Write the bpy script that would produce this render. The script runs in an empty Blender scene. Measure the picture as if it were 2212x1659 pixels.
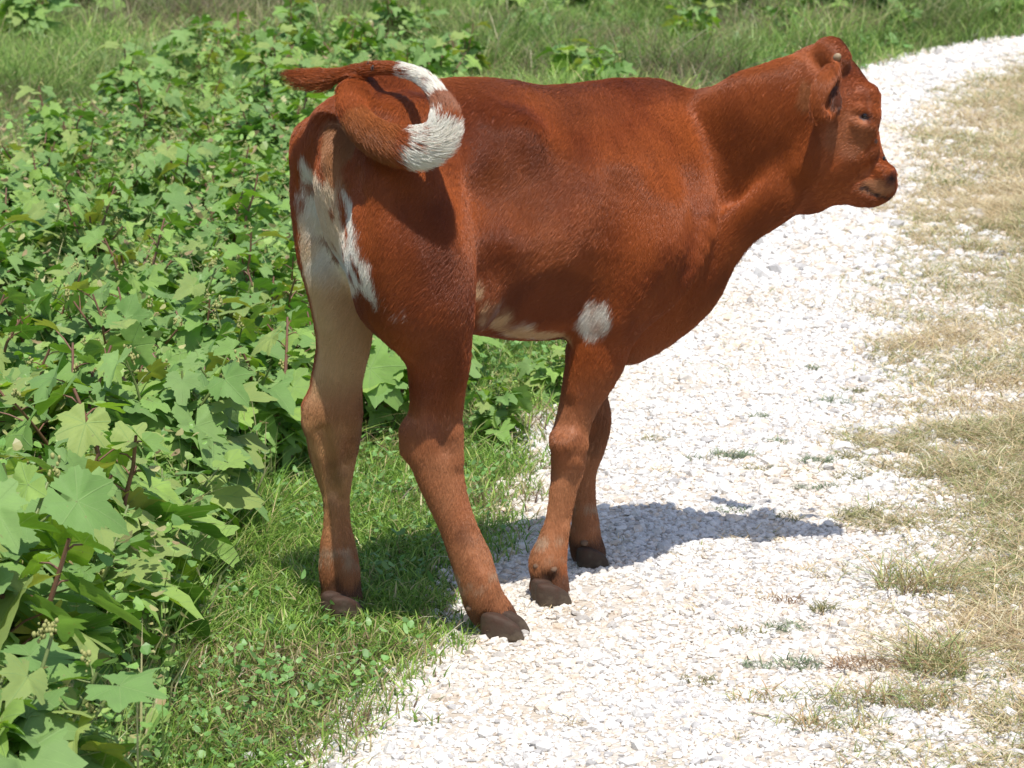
import bpy, math, random
import numpy as np
from mathutils import Vector, Matrix, Euler

# ------------------------------------------------------------------ camera, world, sun, exposure
S = bpy.context.scene
COL = S.collection
PITCH = math.radians(11.39)
CAM_H = 1.5
FPX = 6600.0            # focal length in the units of the reference view (2212 wide)
W0, H0 = 2212.0, 1659.0
cd = bpy.data.cameras.new('camera'); cam = bpy.data.objects.new('camera', cd); COL.objects.link(cam)
cam.location = (0, 0, CAM_H); cam.rotation_euler = (math.pi/2 - PITCH, 0, 0)
cd.sensor_fit = 'HORIZONTAL'; cd.sensor_width = 36.0; cd.lens = 36.0*FPX/W0
cd.clip_start = 0.05; cd.clip_end = 1000
cd.dof.use_dof = True; cd.dof.focus_distance = 5.35; cd.dof.aperture_fstop = 16.0
S.camera = cam

SUN_DX, SUN_DY = -0.07, 0.41            # shadow shift per metre of height
elev = math.atan2(1.0, math.hypot(SUN_DX, SUN_DY))
world = bpy.data.worlds.new('World'); S.world = world; world.use_nodes = True
nt = world.node_tree
sky = nt.nodes.new('ShaderNodeTexSky'); sky.sky_type = 'NISHITA'; sky.sun_disc = False
sky.sun_elevation = elev
sky.sun_rotation = math.atan2(-SUN_DX, -SUN_DY)
sky.air_density = 1.0; sky.dust_density = 1.5
bg = nt.nodes['Background']; bg.inputs['Strength'].default_value = 0.14
nt.links.new(sky.outputs[0], bg.inputs[0])
ld = bpy.data.lights.new('sun', 'SUN'); ld.energy = 4.4; ld.angle = math.radians(0.5); ld.color = (1.0, 0.955, 0.89)
sun = bpy.data.objects.new('sun', ld); COL.objects.link(sun)
sun.rotation_euler = Vector((SUN_DX, SUN_DY, -1.0)).to_track_quat('-Z', 'Y').to_euler()
S.view_settings.view_transform = 'Standard'; S.view_settings.look = 'None'
S.view_settings.gamma = 1.0; S.view_settings.exposure = 0.08
S.cycles.max_bounces = 8; S.cycles.transparent_max_bounces = 8

rng = np.random.default_rng(7)
random.seed(7)

# ------------------------------------------------------------------ helpers
cp, sp_ = math.cos(PITCH), math.sin(PITCH)
def ray(px, py):
    x = (px - W0/2)/FPX; y = (H0/2 - py)/FPX
    return np.array([x, cp + sp_*y, -sp_ + cp*y])
def P(px, py, Y):
    d = ray(px, py); t = Y/d[1]
    return np.array([0, 0, CAM_H]) + d*t
def G(px, py):
    d = ray(px, py); t = -CAM_H/d[2]
    return np.array([0, 0, CAM_H]) + d*t
def tag(o, label=None, cat=None, group=None, kind=None):
    if label: o['label'] = label
    if cat: o['category'] = cat
    if group: o['group'] = group
    if kind: o['kind'] = kind
    return o
def link(o, parent=None):
    COL.objects.link(o)
    if parent: o.parent = parent
    return o
def empty(name, loc, rz=0.0):
    o = bpy.data.objects.new(name, None); o.location = loc; o.rotation_euler = (0, 0, rz)
    o.empty_display_size = 0.05
    return link(o)

def np_mesh(name, V, faces_list, mat, parent=None, attrs=None, smooth=False, uv=None):
    """faces_list: list of int arrays (n,k); attrs: {name: (N,3|1)}"""
    me = bpy.data.meshes.new(name)
    V = np.ascontiguousarray(V, np.float32)
    me.vertices.add(len(V)); me.vertices.foreach_set('co', V.ravel())
    idx = np.concatenate([f.ravel() for f in faces_list]).astype(np.int32)
    tot = np.concatenate([np.full(len(f), f.shape[1]) for f in faces_list]).astype(np.int32)
    start = np.concatenate([[0], np.cumsum(tot)[:-1]]).astype(np.int32)
    me.loops.add(len(idx)); me.loops.foreach_set('vertex_index', idx)
    me.polygons.add(len(tot)); me.polygons.foreach_set('loop_start', start); me.polygons.foreach_set('loop_total', tot)
    me.polygons.foreach_set('use_smooth', np.full(len(tot), smooth))
    if attrs:
        for k, a in attrs.items():
            a = np.asarray(a, np.float32)
            if a.ndim == 2:
                at = me.attributes.new(k, 'FLOAT_COLOR', 'POINT')
                c4 = np.ones((len(V), 4), np.float32); c4[:, :3] = a
                at.data.foreach_set('color', c4.ravel())
            else:
                at = me.attributes.new(k, 'FLOAT', 'POINT'); at.data.foreach_set('value', a)
    if uv is not None:
        ul = me.uv_layers.new(name='UVMap'); ul.data.foreach_set('uv', np.asarray(uv, np.float32)[idx].ravel())
    me.update(); me.validate()
    if mat: me.materials.append(mat)
    o = bpy.data.objects.new(name, me)
    return link(o, parent)

def _hash(ix, iy, iz, seed):
    h = (ix*374761393 + iy*668265263 + iz*2147483647 + seed*1274126177) & 0xffffffff
    h = ((h ^ (h >> 13))*1274126177) & 0xffffffff
    return ((h ^ (h >> 16)) & 0xffff)/65535.0
def vnoise(p, scale, seed=0):
    p = np.asarray(p, np.float64)*scale
    if p.shape[1] == 2: p = np.c_[p, np.zeros(len(p))]
    i = np.floor(p).astype(np.int64); f = p - i; f = f*f*(3 - 2*f)
    r = 0
    for dx in (0, 1):
        for dy in (0, 1):
            for dz in (0, 1):
                w = (f[:, 0] if dx else 1 - f[:, 0])*(f[:, 1] if dy else 1 - f[:, 1])*(f[:, 2] if dz else 1 - f[:, 2])
                r = r + w*_hash(i[:, 0]+dx, i[:, 1]+dy, i[:, 2]+dz, seed)
    return r
def fbm(p, scale, seed=0, oct=3):
    r = 0; a = 1; t = 0
    for o in range(oct):
        r = r + a*vnoise(p, scale*2**o, seed+o*17); t += a; a *= .5
    return r/t

# ------------------------------------------------------------------ materials
def new_mat(name):
    m = bpy.data.materials.new(name); m.use_nodes = True
    return m, m.node_tree, m.node_tree.nodes['Principled BSDF']
def mat_plain(name, col, rough=.6, spec=.5):
    m, t, b = new_mat(name)
    b.inputs['Base Color'].default_value = (*col, 1); b.inputs['Roughness'].default_value = rough
    b.inputs['Specular IOR Level'].default_value = spec
    n = t.nodes.new('ShaderNodeTexNoise'); n.inputs['Scale'].default_value = 60
    mx = t.nodes.new('ShaderNodeMixRGB'); mx.blend_type = 'MULTIPLY'; mx.inputs[0].default_value = .35
    mx.inputs[1].default_value = (*col, 1)
    t.links.new(n.outputs['Fac'], mx.inputs[2]); t.links.new(mx.outputs[0], b.inputs['Base Color'])
    return m
def mat_attr(name, rough=.7, spec=.3, trans=0.0, bump=0.0, noise=0.0, nscale=200):
    m, t, b = new_mat(name)
    a = t.nodes.new('ShaderNodeAttribute'); a.attribute_name = 'Col'
    colout = a.outputs['Color']
    if noise:
        g = t.nodes.new('ShaderNodeNewGeometry')
        n = t.nodes.new('ShaderNodeTexNoise'); n.inputs['Scale'].default_value = nscale; n.inputs['Detail'].default_value = 3
        t.links.new(g.outputs['Position'], n.inputs['Vector'])
        mr = t.nodes.new('ShaderNodeMapRange'); mr.inputs['To Min'].default_value = 1-noise; mr.inputs['To Max'].default_value = 1+noise*.6
        mr.inputs['From Min'].default_value = .3; mr.inputs['From Max'].default_value = .7
        t.links.new(n.outputs['Fac'], mr.inputs['Value'])
        vm = t.nodes.new('ShaderNodeVectorMath'); vm.operation = 'MULTIPLY'
        t.links.new(colout, vm.inputs[0]); t.links.new(mr.outputs[0], vm.inputs[1]); colout = vm.outputs[0]
        if bump:
            bm = t.nodes.new('ShaderNodeBump'); bm.inputs['Strength'].default_value = bump; bm.inputs['Distance'].default_value = .002
            t.links.new(n.outputs['Fac'], bm.inputs['Height']); t.links.new(bm.outputs[0], b.inputs['Normal'])
    t.links.new(colout, b.inputs['Base Color'])
    b.inputs['Roughness'].default_value = rough; b.inputs['Specular IOR Level'].default_value = spec
    if trans:
        tr = t.nodes.new('ShaderNodeBsdfTranslucent'); t.links.new(colout, tr.inputs['Color'])
        mx = t.nodes.new('ShaderNodeMixShader'); mx.inputs[0].default_value = trans
        t.links.new(b.outputs[0], mx.inputs[1]); t.links.new(tr.outputs[0], mx.inputs[2])
        t.links.new(mx.outputs[0], t.nodes['Material Output'].inputs['Surface'])
    return m

# ------------------------------------------------------------------ ground layout (world metres)
def edge(pts):
    g = np.array([G(*p)[:2] for p in pts]); o = np.argsort(g[:, 1]); return g[o, 1], g[o, 0]
LY, LX = edge([(640,1900),(730,1659),(850,1490),(960,1390),(985,1250),(1060,1130),(1100,1040),(1150,960),(1190,890),(1330,800),
               (1400,640),(1500,450),(1650,300),(1760,210),(1830,165),(1950,128),(2060,102),(2212,83),(2400,66),(3000,40),(4200,15)])
RY, RX = edge([(2080,1900),(2040,1659),(1990,1480),(1930,1300),(1935,1150),(1900,1050),(1905,950),(1935,800),(1890,650),(1910,500),
               (1935,400),(1965,300),(2005,235),(2090,172),(2212,122),(2400,100),(3000,76),(4200,50)])
def XL(y): return np.interp(y, LY, LX)
def XR(y): return np.interp(y, RY, RX)
def edge_noise(xy): return (fbm(xy, 4.0, 3, 3)-.5)
def dl(xy):   # metres inside the path from the left edge (ragged)
    return xy[:, 0] - XL(xy[:, 1]) + edge_noise(xy)*.22 + (fbm(xy, 22.0, 5, 2)-.5)*.10
def dr(xy):   # metres inside the path from the right edge
    return XR(xy[:, 1]) - xy[:, 0] + (fbm(xy, 4.0, 8, 3)-.5)*.26 + (fbm(xy, 22.0, 9, 2)-.5)*.14

# ground sheet
def ground_mat():
    m, t, b = new_mat('soil')
    g = t.nodes.new('ShaderNodeNewGeometry')
    n1 = t.nodes.new('ShaderNodeTexNoise'); n1.inputs['Scale'].default_value = 1.2; n1.inputs['Detail'].default_value = 8
    n2 = t.nodes.new('ShaderNodeTexNoise'); n2.inputs['Scale'].default_value = 45; n2.inputs['Detail'].default_value = 6
    for n in (n1, n2): t.links.new(g.outputs['Position'], n.inputs['Vector'])
    r = t.nodes.new('ShaderNodeValToRGB'); r.color_ramp.elements[0].position = .35; r.color_ramp.elements[1].position = .68
    r.color_ramp.elements[0].color = (.040, .058, .018, 1); r.color_ramp.elements[1].color = (.13, .14, .05, 1)
    r2 = t.nodes.new('ShaderNodeValToRGB'); r2.color_ramp.elements[0].color = (.4, .4, .4, 1); r2.color_ramp.elements[1].color = (1.4, 1.3, 1.1, 1)
    t.links.new(n1.outputs['Fac'], r.inputs[0]); t.links.new(n2.outputs['Fac'], r2.inputs[0])
    mx = t.nodes.new('ShaderNodeMixRGB'); mx.blend_type = 'MULTIPLY'; mx.inputs[0].default_value = 1
    t.links.new(r.outputs[0], mx.inputs[1]); t.links.new(r2.outputs[0], mx.inputs[2]); t.links.new(mx.outputs[0], b.inputs['Base Color'])
    b.inputs['Roughness'].default_value = .95
    return m
gx = np.array([-400, -60, -20, -8, -4, -2, 0, 2, 4, 8, 20, 60, 400.]); gy = np.array([-60, -10, 0, 3, 5, 8, 12, 18, 30, 80, 900.])
XX, YY = np.meshgrid(gx, gy); V = np.c_[XX.ravel(), YY.ravel(), np.zeros(XX.size)]
nx = len(gx); q = [[j*nx+i, j*nx+i+1, (j+1)*nx+i+1, (j+1)*nx+i] for j in range(len(gy)-1) for i in range(nx-1)]
gnd = np_mesh('ground', V, [np.array(q)], ground_mat()); tag(gnd, kind='structure')

# path sheet : pale crushed limestone grit
def path_mat():
    m, t, b = new_mat('limestone_grit')
    g = t.nodes.new('ShaderNodeNewGeometry')
    n1 = t.nodes.new('ShaderNodeTexNoise'); n1.inputs['Scale'].default_value = 5; n1.inputs['Detail'].default_value = 6
    v = t.nodes.new('ShaderNodeTexVoronoi'); v.inputs['Scale'].default_value = 95
    for n in (n1, v): t.links.new(g.outputs['Position'], n.inputs['Vector'])
    r = t.nodes.new('ShaderNodeValToRGB'); r.color_ramp.elements[0].position = .35; r.color_ramp.elements[1].position = .65
    r.color_ramp.elements[0].color = (.60, .52, .42, 1); r.color_ramp.elements[1].color = (.74, .68, .60, 1)
    t.links.new(n1.outputs['Fac'], r.inputs[0])
    hs = t.nodes.new('ShaderNodeMixRGB'); hs.blend_type = 'MULTIPLY'; hs.inputs[0].default_value = .25
    bw = t.nodes.new('ShaderNodeRGBToBW'); t.links.new(v.outputs['Color'], bw.inputs[0])
    t.links.new(r.outputs[0], hs.inputs[1]); t.links.new(bw.outputs[0], hs.inputs[2])
    t.links.new(hs.outputs[0], b.inputs['Base Color'])
    bm = t.nodes.new('ShaderNodeBump'); bm.inputs['Distance'].default_value = .006; bm.inputs['Strength'].default_value = .8
    t.links.new(v.outputs['Distance'], bm.inputs['Height']); t.links.new(bm.outputs[0], b.inputs['Normal'])
    b.inputs['Roughness'].default_value = .95
    return m
ys = np.linspace(3.0, 19.0, 160)
cols = []
for k in np.linspace(0, 1, 9):
    l = XL(ys) - .03 + .05*np.sin(ys*5); r_ = XR(ys) + .75
    cols.append(np.c_[l + (r_-l)*k, ys, np.full_like(ys, .004)])
V = np.stack(cols, 1).reshape(-1, 3); nk = 9
q = [[j*nk+i, j*nk+i+1, (j+1)*nk+i+1, (j+1)*nk+i] for j in range(len(ys)-1) for i in range(nk-1)]
pth = np_mesh('path', V, [np.array(q)], path_mat()); tag(pth, kind='structure')

# gravel
def icosa():
    t = (1+5**.5)/2
    v = np.array([(-1,t,0),(1,t,0),(-1,-t,0),(1,-t,0),(0,-1,t),(0,1,t),(0,-1,-t),(0,1,-t),(t,0,-1),(t,0,1),(-t,0,-1),(-t,0,1)], float)
    f = np.array([(0,11,5),(0,5,1),(0,1,7),(0,7,10),(0,10,11),(1,5,9),(5,11,4),(11,10,2),(10,7,6),(7,1,8),(3,9,4),(3,4,2),(3,2,6),(3,6,8),(3,8,9),(4,9,5),(2,4,11),(6,2,10),(8,6,7),(9,8,1)])
    return v/np.linalg.norm(v[0]), f
def rand_rot(n, tilt=math.pi):
    a = rng.uniform(0, 2*math.pi, n); ax = rng.normal(size=(n, 3)); ax /= np.linalg.norm(ax, axis=1)[:, None]
    c, s = np.cos(a), np.sin(a); x, y, z = ax.T; C = 1-c
    return np.stack([np.stack([c+x*x*C, x*y*C-z*s, x*z*C+y*s], 1), np.stack([y*x*C+z*s, c+y*y*C, y*z*C-x*s], 1), np.stack([z*x*C-y*s, z*y*C+x*s, c+z*z*C], 1)], 1)
def scatter(y0, y1, x0, x1, cell):
    a = np.arange(x0, x1, cell); b_ = np.arange(y0, y1, cell)
    A, B = np.meshgrid(a, b_); xy = np.c_[A.ravel(), B.ravel()]
    return xy + rng.uniform(-.55, .55, xy.shape)*cell
def in_view(xy, m=.45):
    half = xy[:, 1]*(W0/2)/FPX + m; ax_ = np.abs(xy[:, 0])
    return (ax_ < half) | ((ax_ < half + 3.2) & (rng.random(len(xy)) < .22))
def stones(name, xy, rad, mat, sink=.25):
    n = len(xy); v0, f0 = icosa()
    v = np.repeat(v0[None], n, 0)*(1 + rng.uniform(-.28, .28, (n, 12, 1)))
    v = v*rng.uniform(.65, 1.25, (n, 1, 3)); v = np.einsum('nij,nkj->nki', rand_rot(n), v)
    v[:, :, 2] *= rng.uniform(.5, .85, n)[:, None]
    v *= rad[:, None, None]
    v[:, :, :2] += xy[:, None, :]; v[:, :, 2] += (rad*(.45-sink))[:, None] + .004
    t = rng.random(n); base = np.array([.755, .73, .695])[None]*rng.uniform(.84, 1.08, (n, 1)); sd = np.clip((fbm(xy*np.array([1, .5]), 3.2, 501, 3)-.5)*4, 0, 1)[:, None]*.6; base = base*(1-sd)+base*np.array([1.0, .93, .82])*sd
    c = np.where((t < .12)[:, None], base*np.array([.98, .88, .78]), base)
    c = np.where((t > .93)[:, None], base*np.array([.66, .66, .67]), c); c = np.clip(c, 0, .84)
    F = (f0[None] + (np.arange(n)*12)[:, None, None]).reshape(-1, 3)
    return np_mesh(name, v.reshape(-1, 3), [F], mat, attrs={'Col': np.repeat(c, 12, 0)})
m_stone = mat_attr('limestone_chips', .9, .2, noise=.12, bump=.5, nscale=300)
zones = []
for (y0, y1, cell) in ((3.7, 6.2, .0088), (6.2, 9.0, .0112), (9.0, 18.0, .018)):
    xy = scatter(y0, y1, XL(y0)-1.2 if y0 < 9 else -.3, (3.2 if y0 < 9 else 6.5), cell); xy = xy[in_view(xy, .3)]
    a, b_ = dl(xy), dr(xy)
    pr = np.clip((a+.10)/.16, 0, 1)*np.where(b_ > 0, 1, np.clip(.70+b_*1.3, .10, 1))
    pr *= np.clip(.93 - .35*(fbm(xy, 6, 21, 2) > .62), 0, 1)
    k = rng.random(len(xy)) < pr*(xy[:, 0] < XR(xy[:, 1])+1.3)*.9
    xy = xy[k]; rad = cell*.60*np.exp(rng.normal(0, .36, len(xy)))
    zones.append((xy, rad))
xy = np.concatenate([z[0] for z in zones]); rad = np.concatenate([z[1] for z in zones])
gr = stones('gravel', xy, rad, m_stone); tag(gr, kind='stuff')
# a sprinkle of larger stones
xy = scatter(3.8, 12, -1.2, 3, .12); xy = xy[in_view(xy)]
k = (dl(xy) > -.12) & (dr(xy) > -.6) & (rng.random(len(xy)) < .5); xy = xy[k]
st = stones('scattered_stones', xy, rng.uniform(.008, .015, len(xy)), m_stone, .15); tag(st, kind='stuff')

# ------------------------------------------------------------------ blades
def blades(name, xy, h, w, lean, col_b, col_t, mat, z0=0.0):
    """h,w (n) ; lean (n) horizontal reach / height ; colours (n,3) base and tip"""
    n = len(xy); az = rng.uniform(0, 2*math.pi, n)
    d = np.c_[np.cos(az), np.sin(az)]
    fa = rng.uniform(0, math.pi, n); fx = np.c_[np.cos(fa), np.sin(fa)]
    T = [(0, 1.0), (.45, .9), (.8, .55)]
    V = np.zeros((n, 7, 3)); C = np.zeros((n, 7, 3))
    curve = rng.uniform(1.2, 2.4, n)
    for i, (t, ww) in enumerate(T):
        off = d*(lean*h*t**curve)[:, None]
        zz = h*(t - .35*np.clip(lean, 0, 1.6)*t*t*.8)
        for s, j in ((-1, 2*i), (1, 2*i+1)):
            V[:, j, :2] = xy + off + fx*(s*w*ww*.5)[:, None]; V[:, j, 2] = zz + z0
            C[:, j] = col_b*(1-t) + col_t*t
    V[:, 6, :2] = xy + d*(lean*h)[:, None]; V[:, 6, 2] = h*(1-.28*np.clip(lean, 0, 1.6)) + z0; C[:, 6] = col_t
    b_ = (np.arange(n)*7)[:, None]
    F4 = np.concatenate([b_ + np.array([[0, 1, 3, 2]]), b_ + np.array([[2, 3, 5, 4]])]); F3 = b_ + np.array([[4, 5, 6]])
    return np_mesh(name, V.reshape(-1, 3), [F4, F3], mat, attrs={'Col': C.reshape(-1, 3)}, smooth=False)
def mixc(cols, probs, n, var=.25):
    c = np.array(cols)[rng.choice(len(cols), n, p=probs)]
    return c*(1 + rng.uniform(-var, var, (n, 1)))
m_grass = mat_attr('grass_blades', .42, .5, trans=.40)
m_dry = mat_attr('dry_grass_blades', .55, .35, trans=.30)
GREENS = [(.24, .43, .075), (.34, .53, .115), (.15, .31, .055), (.50, .55, .21), (.66, .58, .34)]

def green_field():
    X, H, Wd, L, CB, CT = [], [], [], [], [], []
    for (y0, y1, cell, hs) in ((3.7, 6.6, .0062, 1.0), (6.6, 9.5, .0105, 1.2), (9.5, 14, .015, 1.35), (14, 26, .024, 1.7)):
        xy = scatter(y0, y1, -y1*.18-3.4, y1*.18+3.4, cell); xy = xy[in_view(xy, .5)]
        a = dl(xy)
        far = xy[:, 1] > 16.5
        pr = np.clip(.55 - a/.13, 0, 1)
        dens = .35 + .9*fbm(xy, 5.0, 31, 3)
        k = rng.random(len(xy)) < pr*dens
        xy = xy[k]; n = len(xy); a = a[k]
        clump = fbm(xy, 2.2, 41, 3)
        h = hs*(.022 + .06*clump*np.clip(-a*1.6+.25, 0, 1))*rng.uniform(.6, 1.7, n)
        h *= 1 + .5*(a < -.45)
        dry = np.clip((fbm(xy, 1.3, 51, 3)-.47)*5 + np.clip((xy[:, 1]-7)*.03, 0, .15) + np.clip(a+.1, 0, .15)*3 - np.clip((7-xy[:, 1])*.2, 0, .18), 0.04, .95)
        g = mixc(GREENS, [.36, .28, .22, .10, .04], n)
        dd = mixc([(.46, .41, .21), (.36, .27, .16), (.22, .15, .11), (.56, .52, .34)], [.4, .25, .2, .15], n)
        c = np.where((rng.random(n) < dry*.62)[:, None], dd, g)
        far_ = np.clip((xy[:, 1]-8)/8, 0, 1)[:, None]*.15; c = c*(1-far_) + c.mean(1, keepdims=True)*np.array([1.0, 1.12, .68])*far_
        X.append(xy); H.append(h); Wd.append(np.full(n, .0028*hs)*rng.uniform(.6, 1.6, n)); L.append(rng.uniform(.2, 1.5, n))
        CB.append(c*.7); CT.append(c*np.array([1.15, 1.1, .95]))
    X, H, Wd, L, CB, CT = [np.concatenate(z) for z in (X, H, Wd, L, CB, CT)]
    v = (.60 + .80*np.clip((fbm(X, .9, 401, 3)-.28)*2, 0, 1))[:, None]; pu = np.clip((fbm(X, 1.7, 403, 3)-.52)*6, 0, 1)[:, None]*np.clip((X[:, 1:2]-8)/3, 0, 1)*.35
    f = np.clip((X[:, 1:2]-7)/4, 0, 1); v = 1+(v-1)*f
    purp = np.array([.33, .25, .19]); CB = CB*v*(1-pu)+purp*.7*pu; CT = CT*v*(1-pu)+purp*pu
    return X, H*(1 + .9*f[:, 0]*np.clip((fbm(X, 1.1, 405, 2)-.45)*3, 0, 1)), Wd, L, CB, CT
gf = green_field()
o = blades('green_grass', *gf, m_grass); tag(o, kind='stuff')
print('grass blades', len(gf[0]))

def dry_field():
    X, H, Wd, L, C = [], [], [], [], []
    for (y0, y1, cell, hs) in ((3.7, 7, .0052, 1.0), (7, 11, .0080, 1.2), (11, 18, .0125, 1.6)):
        xy = scatter(y0, y1, XR(y0)-.6, y1*.18+3.4, cell); xy = xy[in_view(xy, .5)]
        b_ = dr(xy)
        patch = fbm(xy, 7.0, 61, 3)
        pr = np.clip((-b_+.10)/.18, 0, .95)*np.clip((patch-.34)*5.5 + np.clip(-b_-.1, 0, .6) + np.clip((xy[:, 1]-8)*.15, 0, .6), .45, 1)
        pr += ((b_ > 0) & (dl(xy) > .1))*np.clip((fbm(xy*np.array([1., 1.]), 9.0, 71, 3)-.70)*5, 0, .22)
        pr *= (xy[:, 0] > XL(xy[:, 1]))
        k = rng.random(len(xy)) < pr; xy = xy[k]; n = len(xy); b_ = b_[k]
        h = hs*rng.uniform(.012, .050, n)*(.6+np.clip(-b_*1.3, 0, .9))*(.3+1.5*patch[k]); gn = np.clip(.15 + (fbm(xy, 2.5, 81, 2)-.45)*2, .05, .38)
        c = np.where((rng.random(n) < gn)[:, None], mixc([(.32, .36, .14), (.42, .42, .18), (.24, .31, .11)], [.4, .4, .2], n),
                     mixc([(.72, .60, .36), (.60, .46, .27), (.78, .71, .48), (.46, .33, .20)], [.4, .25, .25, .1], n))
        X.append(xy); H.append(h); Wd.append(np.full(n, .0024*hs)*rng.uniform(.6, 1.5, n)); L.append(rng.uniform(.8, 2.4, n)); C.append(c)
    X, H, Wd, L, C = [np.concatenate(z) for z in (X, H, Wd, L, C)]
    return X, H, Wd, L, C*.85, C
df = dry_field(); print('dry blades', len(df[0]))
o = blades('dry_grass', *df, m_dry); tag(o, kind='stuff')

# dead straw lying in the grass and on the verge
xy = scatter(3.8, 13, -2.4, 3.0, .055); xy = xy[in_view(xy, .3)]; a = dl(xy); k = ((a < .02) | (dr(xy) < 0)) & (rng.random(len(xy)) < .42); xy = xy[k]; n = len(xy)
cs = mixc([(.62, .52, .32), (.50, .38, .22), (.70, .64, .46)], [.5, .3, .2], n)
o = blades('dead_straw', xy, rng.uniform(.015, .05, n), rng.uniform(.002, .0045, n), rng.uniform(1.2, 3.5, n), cs*.9, cs, m_dry, .012); tag(o, kind='stuff')
# clover and small weeds : small rounded leaflets
def leaflets(name, xy, z, r, col, mat):
    n = len(xy); k = 7
    a = np.linspace(0, 2*math.pi, k, endpoint=False)
    base = np.c_[np.cos(a), np.sin(a)*.8, .18*np.cos(a*2)]
    base[0] *= 1.15
    tl = rng.normal(0, .45, (n, 2)); az = rng.uniform(0, 2*math.pi, n)
    ca, sa = np.cos(az), np.sin(az)
    V = np.zeros((n, k, 3))
    bx = base[None, :, 0]*ca[:, None] - base[None, :, 1]*sa[:, None]; by = base[None, :, 0]*sa[:, None] + base[None, :, 1]*ca[:, None]
    V[:, :, 0] = xy[:, :1] + bx*r[:, None]; V[:, :, 1] = xy[:, 1:] + by*r[:, None]
    V[:, :, 2] = z[:, None] + r[:, None]*(bx*tl[:, :1] + by*tl[:, 1:] + base[None, :, 2])
    F = (np.arange(n)*k)[:, None] + np.arange(k)[None]
    return np_mesh(name, V.reshape(-1, 3), [F], mat, attrs={'Col': np.repeat(col, k, 0)})
m_leaflet = mat_attr('small_leaves', .45, .5, trans=.35)
xs = []
for (y0, y1, cell) in ((3.8, 6.8, .013), (6.8, 10, .022), (10, 20, .05)):
    xy = scatter(y0, y1, -y1*.21-.5, 2.2, cell); xy = xy[in_view(xy, .4)]
    a = dl(xy); k = rng.random(len(xy)) < np.clip(-a/.15, 0, 1)*np.clip((fbm(xy, 3.0, 91, 3)-.42)*4, 0, .7); xs.append(np.c_[xy[k], np.full(k.sum(), cell)])
xs = np.concatenate(xs); n = len(xs)
o = leaflets('clover', xs[:, :2], rng.uniform(.012, .055, n)*(1+xs[:, 2]*8), xs[:, 2]*rng.uniform(.25, .62, n),
             mixc([(.19, .38, .10), (.15, .30, .08), (.27, .46, .15)], [.4, .3, .3], n), m_leaflet); tag(o, kind='stuff')
print('leaflets', n)
BED = np.array([G(*q)[:2] for q in [(-200, 1900), (330, 1900), (380, 1600), (430, 1400), (520, 1150), (700, 1000), (900, 850), (1010, 760), (1010, 500), (1010, 280), (930, 170), (560, 140), (300, 270), (-60, 420), (-250, 900)]])
def inside(xy, poly):
    r = np.zeros(len(xy), bool)
    for i in range(len(poly)):
        a, b = poly[i], poly[(i+1) % len(poly)]
        r ^= ((a[1] > xy[:, 1]) != (b[1] > xy[:, 1])) & (xy[:, 0] < a[0] + (xy[:, 1]-a[1])*(b[0]-a[0])/(b[1]-a[1]+1e-12))
    return r
xs = []
for (y0, y1, cell) in ((3.8, 7, .016), (7, 10, .022), (10, 17, .034)):
    xy = scatter(y0, y1, -3.2, 1.2, cell); xy = xy[inside(xy, BED)]; xs.append(np.c_[xy, np.full(len(xy), cell)])
xs = np.concatenate(xs); n = len(xs)
zz = rng.uniform(.03, .30, n)*(.35+fbm(xs[:, :2], 3.5, 411, 2))
o = leaflets('undergrowth', xs[:, :2], zz, rng.uniform(.004, .014, n)*(.6+xs[:, 2]*22), mixc([(.24, .42, .10), (.17, .33, .08), (.34, .48, .14), (.48, .46, .20), (.40, .30, .16)], [.34, .28, .2, .12, .06], n), m_leaflet); tag(o, kind='stuff')
k = rng.random(n) < .35; xb = xs[k, :2]; nb = len(xb)
o = blades('bed_grass', xb, rng.uniform(.10, .30, nb), rng.uniform(.002, .0045, nb), rng.uniform(.1, .9, nb), mixc(GREENS, [.3, .25, .1, .2, .15], nb)*.8, mixc(GREENS, [.25, .25, .1, .2, .2], nb), m_grass); tag(o, kind='stuff')

# ------------------------------------------------------------------ broad leaved plants
def leaf_outline(N=64, seed=0):
    r_ = random.Random(seed)
    ph = np.linspace(-math.radians(163), math.radians(163), N)
    a1, a2_ = r_.uniform(46, 62), r_.uniform(46, 62); lob = [(math.radians(r_.uniform(-6, 6)), 1.0, r_.uniform(26, 36)), (math.radians(a1), r_.uniform(.72, .9), 24), (-math.radians(a2_), r_.uniform(.72, .9), 24), (math.radians(a1+54), r_.uniform(.58, .74), 32), (-math.radians(a2_+54), r_.uniform(.58, .74), 32)]
    r = .58 - .06*np.abs(ph)/2.7
    for c, amp, wd in lob:
        a2 = amp*r_.uniform(.9, 1.1); r = np.maximum(r, a2*np.exp(-(np.degrees(np.abs(ph-c))/wd)**1.7*.7))
    tk = np.cumsum([r_.uniform(.2, .5) for _ in range(N)]); r *= 1 + .065*(np.abs((tk % 1)*2-1)*2-1) + np.array([r_.uniform(-.03, .03) for _ in range(N)])
    r *= 1 - np.array([.35 if r_.random() < .012 else 0 for _ in range(N)])
    return ph, r
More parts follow.
